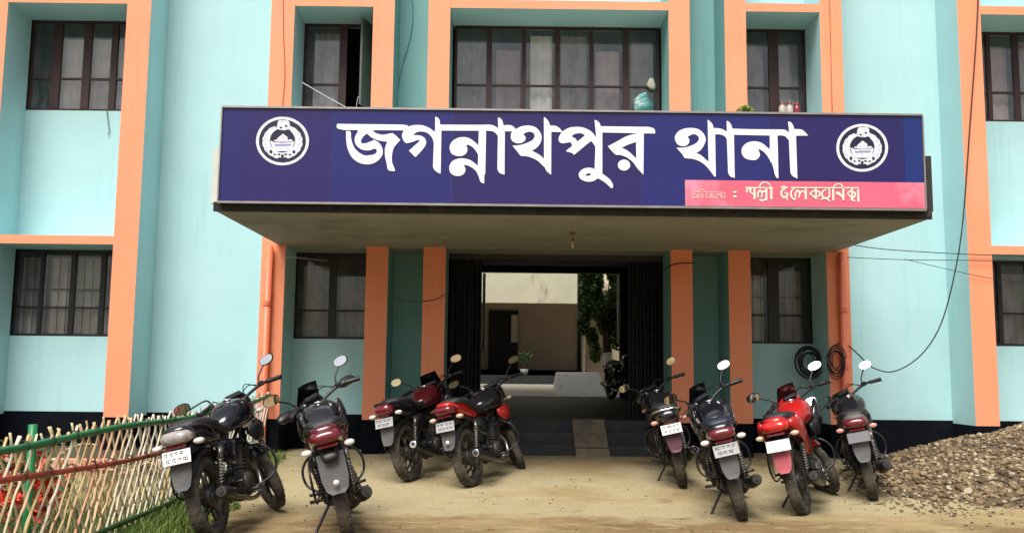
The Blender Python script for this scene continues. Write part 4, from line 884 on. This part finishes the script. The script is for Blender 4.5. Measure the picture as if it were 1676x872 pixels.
    for s_ in (-1, 1):
        mb = MB(); mb.tube([(1.14, .08*s_, .86), (1.12, .15*s_, .86)], .008, 6); mb.loft([(1.09, .175*s_, .86, .03, .016), (1.12, .175*s_, .86, .038, .022), (1.15, .175*s_, .86, .02, .014)], 10, 0, 2); st_(mb, 'front_indicator', ind)
    # handlebar
    hb_ = [(.84, -.36, 1.035), (.93, -.26, 1.055), (.985, -.13, 1.03), (1.01, 0, .985), (.985, .13, 1.03), (.93, .26, 1.055), (.84, .36, 1.035)]
    mb = MB(); mb.tube(smooth_path(hb_, 4), .014, 8); hbar = st_(mb, 'handlebar', BLK)
    for s_ in (-1, 1):
        mb = MB(); a, b = V((.90, .285*s_, 1.05)), V((.825, .385*s_, 1.03)); mb.tube([a, a.lerp(b, .1), a.lerp(b, .9), b], [.024, .021, .021, .024], 10); st_(mb, 'grip', BLK, hbar)
        mb = MB(); mb.tube(smooth_path([(.955, .24*s_, 1.05), (.985, .28*s_, 1.05), (.945, .37*s_, 1.03), (.93, .41*s_, 1.025)], 4), [.012]*4+[.009]*9, 6, flat=.6); st_(mb, 'lever', BLK, hbar)
        mb = MB(); mb.obox((.945, .235*s_, 1.06), (.05, .05, .045), None, 0, .008); st_(mb, 'switch_housing', BLK, hbar)
        if handguard:
            mb = MB(); mb.loft([(.93, .36*s_, 1.04, .07, .02), (.97, .34*s_, 1.05, .09, .045), (1.0, .31*s_, 1.05, .05, .03)], 10); st_(mb, 'hand_guard', BLK, hbar)
        mb = MB(); tp = V((.97, .34*s_, 1.20)) if mir_l[0 if s_ > 0 else 1] else V((.99, .40*s_, 1.12))
        mb.tube(smooth_path([(.945, .225*s_, 1.07), (.955, .25*s_, 1.13), tp], 4), .008, 6)
        wh = s_ in white; rt = rot3('Z', (head-10-steer) if wh else -12*s_-steer*.5) @ rot3('Y', 28 if wh else -14)
        cc = tp+V((.0, .045*s_, .03)); n_ = 22; vs_ = []
        ell = lambda k, m1: (m1*.070*math.copysign(abs(cos(2*pi*k/n_))**.8, cos(2*pi*k/n_)), m1*.045*math.copysign(abs(sin(2*pi*k/n_))**.9, sin(2*pi*k/n_)))
        for dx_, m1 in ((-.012, 1.0), (.0, 1.04), (.015, .85), (.028, .4)):
            for k in range(n_): y_, z_ = ell(k, m1); vs_.append(cc+rt @ V((dx_, y_, z_)))
        mb.add(vs_, [(i*n_+k, i*n_+(k+1) % n_, (i+1)*n_+(k+1) % n_, (i+1)*n_+k) for i in range(3) for k in range(n_)]+[tuple(3*n_+k for k in range(n_))], 0, True); mo = st_(mb, 'mirror', BLK)
        mb = MB(); rtm = rt
        mb.add([cc+rt @ V((-.0115, *ell(k, .93))) for k in range(n_)], [tuple(range(n_))]); st_(mb, 'mirror_glass', MIR, mo)
    # cables from handlebar to fork
    mb = MB()
    for s_ in (-1, 1): mb.tube(smooth_path([(.95, .22*s_, 1.05), (1.10, .16*s_, 1.10), (1.16, .06*s_, 1.0), (1.06, .03*s_, .82)], 5), .005, 5)
    mb.tube(smooth_path([(.95, -.2, 1.05), (1.12, -.14, 1.12), (1.17, -.10, .9), (1.20, -.085, .55), (1.28, -.07, .36)], 5), .004, 5); st_(mb, 'control_cable', CABLE)
    return t

def place(px_, py_, **k):
    g_ = atg(px_, py_); return (g_.x, g_.y, g_.z)
bikes = [
 dict(px=(351, 880), head=4, lean=13, label='black motorcycle nearest the bamboo fence, leftmost in the yard', paint=PBLU, tail_paint=PBLK, lens=LCLR, plate=PLATEW, flap=FLAP, ind=IND, steer=38, refl=None, style=0, seed=1, white=(-1,), mir_l=(0, 1), capm=ENG),
 dict(px=(573, 882), head=-12, lean=15, label='maroon motorcycle with hand guards and grey mud flap, second from the fence', paint=PBLK, tail_paint=PMAR, lens=LRED, plate=PLATEG, flap=FLAP, ind=IND, steer=34, refl=IND, noplate=True, style=1, seed=2, white=(-1,), visor=True, handguard=True, tankm=PBLK, capm=ENG),
 dict(px=(673, 786), head=20, lean=12, label='black motorcycle with dark red tank, in front of the orange pillars left of the steps', paint=PBLK, tail_paint=PBLK, lens=LRED, plate=PLATE, flap=FLAP, ind=IND, steer=30, refl=None, style=2, seed=3, tankm=PMAR, visor=True, grab=BLK),
 dict(px=(773, 795), head=22, lean=12, label='motorcycle with bright red tail and black front, right beside the dark red tanked one', paint=PBLK, tail_paint=PRED, lens=LRED, plate=PLATE, flap=FLAP, ind=INDA, steer=32, refl=IND, style=1, seed=4, white=(-1, 1), tankm=PBLK),
 dict(px=(1118, 796), head=6, lean=13, label='black motorcycle with chrome grab rail and maroon mud flap, first right of the ramp', paint=PBLK, tail_paint=PBLK, lens=PBLK, plate=PLATEW, flap=FLAPM, ind=INDP, steer=36, refl=None, style=2, seed=5, grab=CHR),
 dict(px=(1216, 850), head=10, lean=14, label='dark blue seated motorcycle with maroon tail lamp and windscreen, left of the bright red one', paint=PBLU, tail_paint=PBLU, lens=LRED, plate=PLATE, flap=FLAP, ind=IND, seat=SEATB, steer=38, refl=None, style=0, seed=6, white=(-1,), visor=True, capm=ENG),
 dict(px=(1317, 841), head=27, lean=13, label='bright red motorcycle with white number plate, between two dark ones right of the entrance', paint=PRED, tail_paint=PRED, lens=LREDB, plate=PLATEW, flap=FLAPP, ind=INDA, steer=38, refl=None, blank=True, style=3, seed=7, white=(-1,), visor=True, mir_l=(1, 1), capm=ENG),
 dict(px=(1431, 816), head=20, lean=12, label='black motorcycle with pink indicators beside the gravel heap, rightmost', paint=PBLK, tail_paint=FLAP, lens=LRED, plate=PLATEG, flap=FLAP, ind=INDP, steer=36, refl=None, style=0, seed=8, white=(1, -1), mir_l=(0, 1), capm=ENG),
]
for b_ in bikes:
    q = atg(*b_.pop('px')); ln = b_['lean']; s_ = R(90-b_['head'])
    bike((q.x, q.y, q.z-.004), **b_)
q = a_(1003, 655, 20.5)
bike((2.42, 21.2, FLOOR), 165, 8, 'black motorcycle standing inside the hall near its far end', PBLK, PBLK, LRED, PLATEG, FLAP, IND, seed=11)

# ================================================================== bamboo fence
FA, FB = V((-2.72, 4.2, 0)), V((-3.12, 12.0, .15))
FN = empty('bamboo_fence', (FA.x, FA.y, 0), 'crossed bamboo lattice fence with green and red rails at the left', 'fence')
fp = lambda y_: FA.lerp(FB, (y_-FA.y)/(FB.y-FA.y)).x
rnd = random.Random(12)
def railz(kind, y_):
    t_ = (y_-5)/4
    if kind == 'top': return .83-.015*t_+.012*sin(y_*2.1)+max(0, y_-10)*.05
    if kind == 'mid': return .655-.155*t_+.008*sin(y_*1.7)
    return .11+.02*sin(y_*1.3)+.015*t_
def rail(kind, y0, y1, r, mm, dx):
    pts = [V((fp(y_)+dx+.006*sin(y_*3), y_, railz(kind, y_))) for y_ in [y0+(y1-y0)*i/40 for i in range(41)]]; mb = MB()
    mb.tube(pts, [r*(1+.12*(i % 7 == 0)) for i in range(41)], 8); kid(mb.build('rail', mm), FN)
rail('top', 4.2, 12, .023, GRN, .03); rail('mid', 4.2, 10.6, .018, RRAIL, .03); rail('bottom', 4.2, 12, .020, DGRN, .03)
y_ = 4.25; k = 0
while y_ < 11.9 and k < 300:
    for s_ in (-1, 1):
        lean_ = s_*rnd.uniform(.26, .30); z1 = railz('top', y_)+rnd.uniform(.035, .085); r_ = rnd.uniform(.0075, .0115)
        yb, yt = y_-lean_, y_+lean_; pts = [(fp(y_)+s_*.009+rnd.uniform(-.006, .006), yb+(yt-yb)*u+rnd.uniform(-.004, .004)+.012*sin(u*3+k), gz(y_)-.02+(z1-gz(y_)+.02)*u) for u in [q_/14 for q_ in range(15)]]
        mm = rnd.choice(BAM) if rnd.random() > max(0, (y_-7.0)/2.4) else rnd.choice(BAMW)
        mb = MB(); mb.tube(pts, [r_*(1.22 if (q_+k) % 5 == 0 else 1-.015*q_) for q_ in range(15)], 6, flat=.5); kid(mb.build('bamboo_strip', mm), FN); k += 1
    y_ += rnd.uniform(.125, .145)
for y_ in (5.5, 8.4, 11.2):
    mb = MB(); mb.tube([(fp(y_)-.03, y_, gz(y_)-.1), (fp(y_)-.03, y_, .93 if y_ < 6 else .86)], .026, 9); kid(mb.build('post', GRN), FN)
for i in range(22):
    y_ = 4.6+.34*i
    for kd in ('top', 'mid'):
        if kd == 'mid' and y_ > 10.4: continue
        z_ = railz(kd, y_); mb = MB(); mb.tube([(fp(y_)+.012+.038*cos(a), y_+.004*a, z_+.036*sin(a)) for a in [q_*.7 for q_ in range(14)]], .003, 4); kid(mb.build('tie', CABLE), FN)
# loose bent strip
mb = MB(); mb.tube(smooth_path(F_([(92, 750), (110, 735), (135, 726), (160, 728)], 6.6), 4), .006, 5); kid(mb.build('bamboo_strip', BAM[1]), FN)
vs = []; n_ = 40
for i in range(n_+1):
    y_ = 4+8.6*i/n_; e_x = fp(min(y_, 12))-.02+.05*noise.noise(V((y_*2, 0, 0)))
    vs += [(-9, y_, gz(y_)+.018), (e_x, y_, gz(y_)+.018)]
mb = MB(); mb.add(vs, [(2*i, 2*i+1, 2*i+3, 2*i+2) for i in range(n_)]); tag(mb.build('garden_bed', mat('bed_soil', (.055, .042, .025), .95, var=.4, bump=.8, bscale=25, col2=(.05, .07, .02), c2scale=3)), 'dark soil bed behind the fence', kind='structure')
# brick edging behind the fence
be = empty('brick_edging', (-4.4, 9.8, .05), 'row of faded orange painted bricks edging the garden bed behind the fence', 'edging')
for row in range(2):
    for i in range(14):
        mb = MB(); mb.obox((-6.6+i*.245+(.12 if row else 0), 9.8+rnd.uniform(-.01, .01), gz(9.8)+.06+.125*row), (.235, .12, .115), rot3('Z', rnd.uniform(-3, 3)), 0, .008); kid(mb.build('brick', BRICK), be)
# red leafed shrubs in the bed
def shrub(x_, y_, h, r, label, mats, n, size, seed):
    rn = random.Random(seed); t = empty('shrub', (x_, y_, gz(y_)), label, 'shrub')
    mb = MB(); ends = []
    for k in range(8):
        a = k*.8+rn.random(); e = V((x_+cos(a)*r*.6, y_+sin(a)*r*.6, gz(y_)+h*rn.uniform(.55, .95))); mb.tube([(x_, y_, gz(y_)-.02), ((x_+e.x)/2, (y_+e.y)/2, gz(y_)+h*.45), e], [.012, .008, .004], 5); ends.append(e)
    kid(mb.build('stems', BARK), t); mb = MB()
    for e in ends: leaves(mb, e, (r*.5, r*.5, h*.28), n//8, size, rn, len(mats))
    kid(mb.build('leaves', mats), t)
shrub(-3.55, 7.0, .42, .26, 'red leafed shrub close behind the bamboo fence', [REDL, REDL, LEAF[0]], 260, .055, 1)
shrub(-4.05, 7.5, .42, .28, 'orange red shrub left of the redder one behind the fence', [REDL, BRICK, LEAF[1]], 260, .055, 2)
shrub(-4.6, 8.6, .5, .35, 'green shrub with dark leaves at the left edge of the bed', [LEAF[1], LEAF[0], REDL], 320, .05, 3)
shrub(-3.6, 8.9, .36, .3, 'low pink brown shrub between the fence and the brick edging', [BRICK, LEAF[0], STRAW], 240, .05, 4)
shrub(-3.5, 5.6, .34, .25, 'dark green shrub nearest the camera behind the fence', [LEAF[0], LEAF[1], LEAF[2]], 300, .05, 5)
# grass
def blades(n, fx, name, label, mats, h0, h1, seed):
    rn = random.Random(seed); mb = MB()
    for _ in range(n):
        x_, y_ = fx(rn); h = rn.uniform(h0, h1); a = rn.random()*6.28; w_ = rn.uniform(.003, .007); z_ = gz(y_)-.01; dx, dy = cos(a), sin(a); bx, by = rn.gauss(0, .35)*h, rn.gauss(0, .35)*h
        mb.add([(x_-dy*w_, y_+dx*w_, z_), (x_+dy*w_, y_-dx*w_, z_), (x_+bx*.4+dy*w_*.7, y_+by*.4-dx*w_*.7, z_+h*.6), (x_+bx*.4-dy*w_*.7, y_+by*.4+dx*w_*.7, z_+h*.6), (x_+bx, y_+by, z_+h)], [(0, 1, 2, 3), (3, 2, 4)], rn.randrange(len(mats)))
    tag(mb.build(name, mats), label, 'grass', kind='stuff')
def g1(rn):
    while True:
        y_ = rn.uniform(4.2, 11.5); off = rn.gauss(0, .17)+.0
        lim = .62-.05*(y_-5)+.10*noise.noise(V((y_*2, 3, 0)))
        if off < lim: return fp(y_)+off+.06, y_
blades(15000, g1, 'grass', 'short green grass along the foot of the bamboo fence', [GRASSM, LEAF[2], GRASSB], .03, .16, 2)
def g1b(rn):
    while True:
        y_ = rn.uniform(4.2, 9.6); off = rn.random()**.8*.85; lim = (.80-.12*(y_-5.5))+.22*noise.noise(V((y_*1.7, 8, 0)))
        if off < lim: return fp(y_)+off, y_
blades(16000, g1b, 'grass', 'thin low grass patch spreading from the fence into the yard', [GRASSM, LEAF[0], GRASSB], .015, .055, 6)
blades(14000, lambda rn: (rn.uniform(-6.5, -2.9), rn.uniform(4.4, 9.6)), 'grass', 'rough grass and straw in the garden bed behind the fence', [GRASSM, STRAW, LEAF[0], LEAF[1]], .05, .24, 3)
blades(5000, lambda rn: (rn.uniform(-3.9, -3.05), rn.uniform(7.6, 10.8)), 'straw_grass', 'dry upright straw behind the middle of the fence', [STRAW, STRAW, BAM[1]], .12, .36, 5)
def g2(rn):
    s_ = rn.choice(PIL[2:]); return rn.uniform(-6.9, 8), 12.68+rn.uniform(-.04, .04)

# ================================================================== gravel heap
HC = (6.45, 10.25)
def hz(x_, y_):
    d = hypot((x_-HC[0])/2.55, (y_-HC[1])/1.75)+.07*noise.noise(V((x_*1.3, y_*1.3, 2))); h = .80*max(0, 1-d)**.92
    ap = .055*max(0, 1-hypot((x_-5.2)/1.9, (y_-9.6)/.75))
    return gz(y_)+max(h, ap)+(.03*noise.noise(V((x_*4, y_*4, 0))) if h > .02 else 0)
GH = empty('gravel_heap', (HC[0], HC[1], gz(HC[1])), 'heap of loose brown gravel against the right wing', 'gravel heap')
mb = MB(); nx_, ny_ = 60, 44; vs = []
for j in range(ny_+1):
    for i in range(nx_+1):
        x_ = HC[0]-2.7+5.6*i/nx_; y_ = HC[1]-1.9+3.7*j/ny_; z_ = hz(x_, y_); vs.append((x_, min(y_, 12.05), z_-(.03 if z_ < gz(y_)+.02 else 0)))
mb.add(vs, [(j*(nx_+1)+i, j*(nx_+1)+i+1, (j+1)*(nx_+1)+i+1, (j+1)*(nx_+1)+i) for j in range(ny_) for i in range(nx_)], 0, True); kid(mb.build('core', GBED), GH)
shapes = []
for k in range(14):
    bm = bmesh.new(); bmesh.ops.create_icosphere(bm, subdivisions=1, radius=1); rn = random.Random(k)
    sx, sy, sz = rn.uniform(.8, 1.25), rn.uniform(.7, 1.0), rn.uniform(.45, .8)
    for v_ in bm.verts: v_.co = V((v_.co.x*sx, v_.co.y*sy, v_.co.z*sz))*rn.uniform(.78, 1.12)
    bm.verts.index_update(); shapes.append(([v_.co.copy() for v_ in bm.verts], [tuple(v_.index for v_ in f.verts) for f in bm.faces])); bm.free()
me_s = []
for k in range(20):
    vs, fs = shapes[k % 14]; me = bpy.data.meshes.new('stone'); me.from_pydata([tuple(v_) for v_ in vs], [], fs); me.materials.append(STONES[rnd.choice((0, 0, 1, 2, 3, 4))]); me_s.append(me)
rn = random.Random(77)
def hpos(front=False):
    while True:
        a = rn.random()*6.283; d = sqrt(rn.random())*1.08; x_, y_ = HC[0]+2.5*d*cos(a), HC[1]+1.72*d*sin(a)
        if y_ > 11.9: continue
        if front and (y_ > 9.9 or x_ > 6.6): continue
        if d > 1.0 and rn.random() < .75: continue
        return x_, y_
for k in range(285):
    x_, y_ = hpos(True); s_ = rn.uniform(.026, .058); o = bpy.data.objects.new('stone', rn.choice(me_s)); COL.objects.link(o)
    o.scale = (s_,)*3; o.rotation_euler = (rn.uniform(-.6, .6), rn.uniform(-.6, .6), rn.random()*6.3); o.location = (x_, y_, hz(x_, y_)+s_*.25); o.parent = GH; o.matrix_parent_inverse = M4.Translation(GH.location).inverted()
mb = MB()
for k in range(11000):
    x_, y_ = hpos(); s_ = rn.choice((rn.uniform(.008, .02), rn.uniform(.014, .034), rn.uniform(.02, .044))); vs, fs = rn.choice(shapes); rt = M4.Rotation(rn.random()*6.3, 3, 'Z') @ M4.Rotation(rn.uniform(-.9, .9), 3, 'X'); c_ = V((x_, y_, hz(x_, y_)+s_*.25))
    mb.add([rt @ (v_*s_)+c_ for v_ in vs], fs, rn.choice((0, 0, 0, 0, 1, 1, 1, 2, 2, 3, 3, 4)))
o = kid(mb.build('small_stones', STONES), GH); o['kind'] = 'stuff'
# scattered pebbles and crumbs on the yard
mb = MB()
for k in range(1500):
    if rn.random() < .6: x_, y_ = rn.gauss(4.5, .55), rn.gauss(9.3, .55)
    else: x_, y_ = rn.uniform(-3, 6), rn.uniform(6.2, 12)
    s_ = rn.uniform(.004, .013) if x_ < 3.6 else rn.uniform(.006, .022); vs, fs = rn.choice(shapes); mb.add([v_*s_+V((x_, y_, gz(y_)+s_*.3)) for v_ in vs], fs, rn.choice((0, 1, 2, 3)))
tag(mb.build('pebbles', STONES), 'loose pebbles and crumbs scattered over the yard', kind='stuff')
print('tris', sum(len(o.data.polygons) for o in SC.objects if o.type == 'MESH'), 'objects', len(SC.objects))
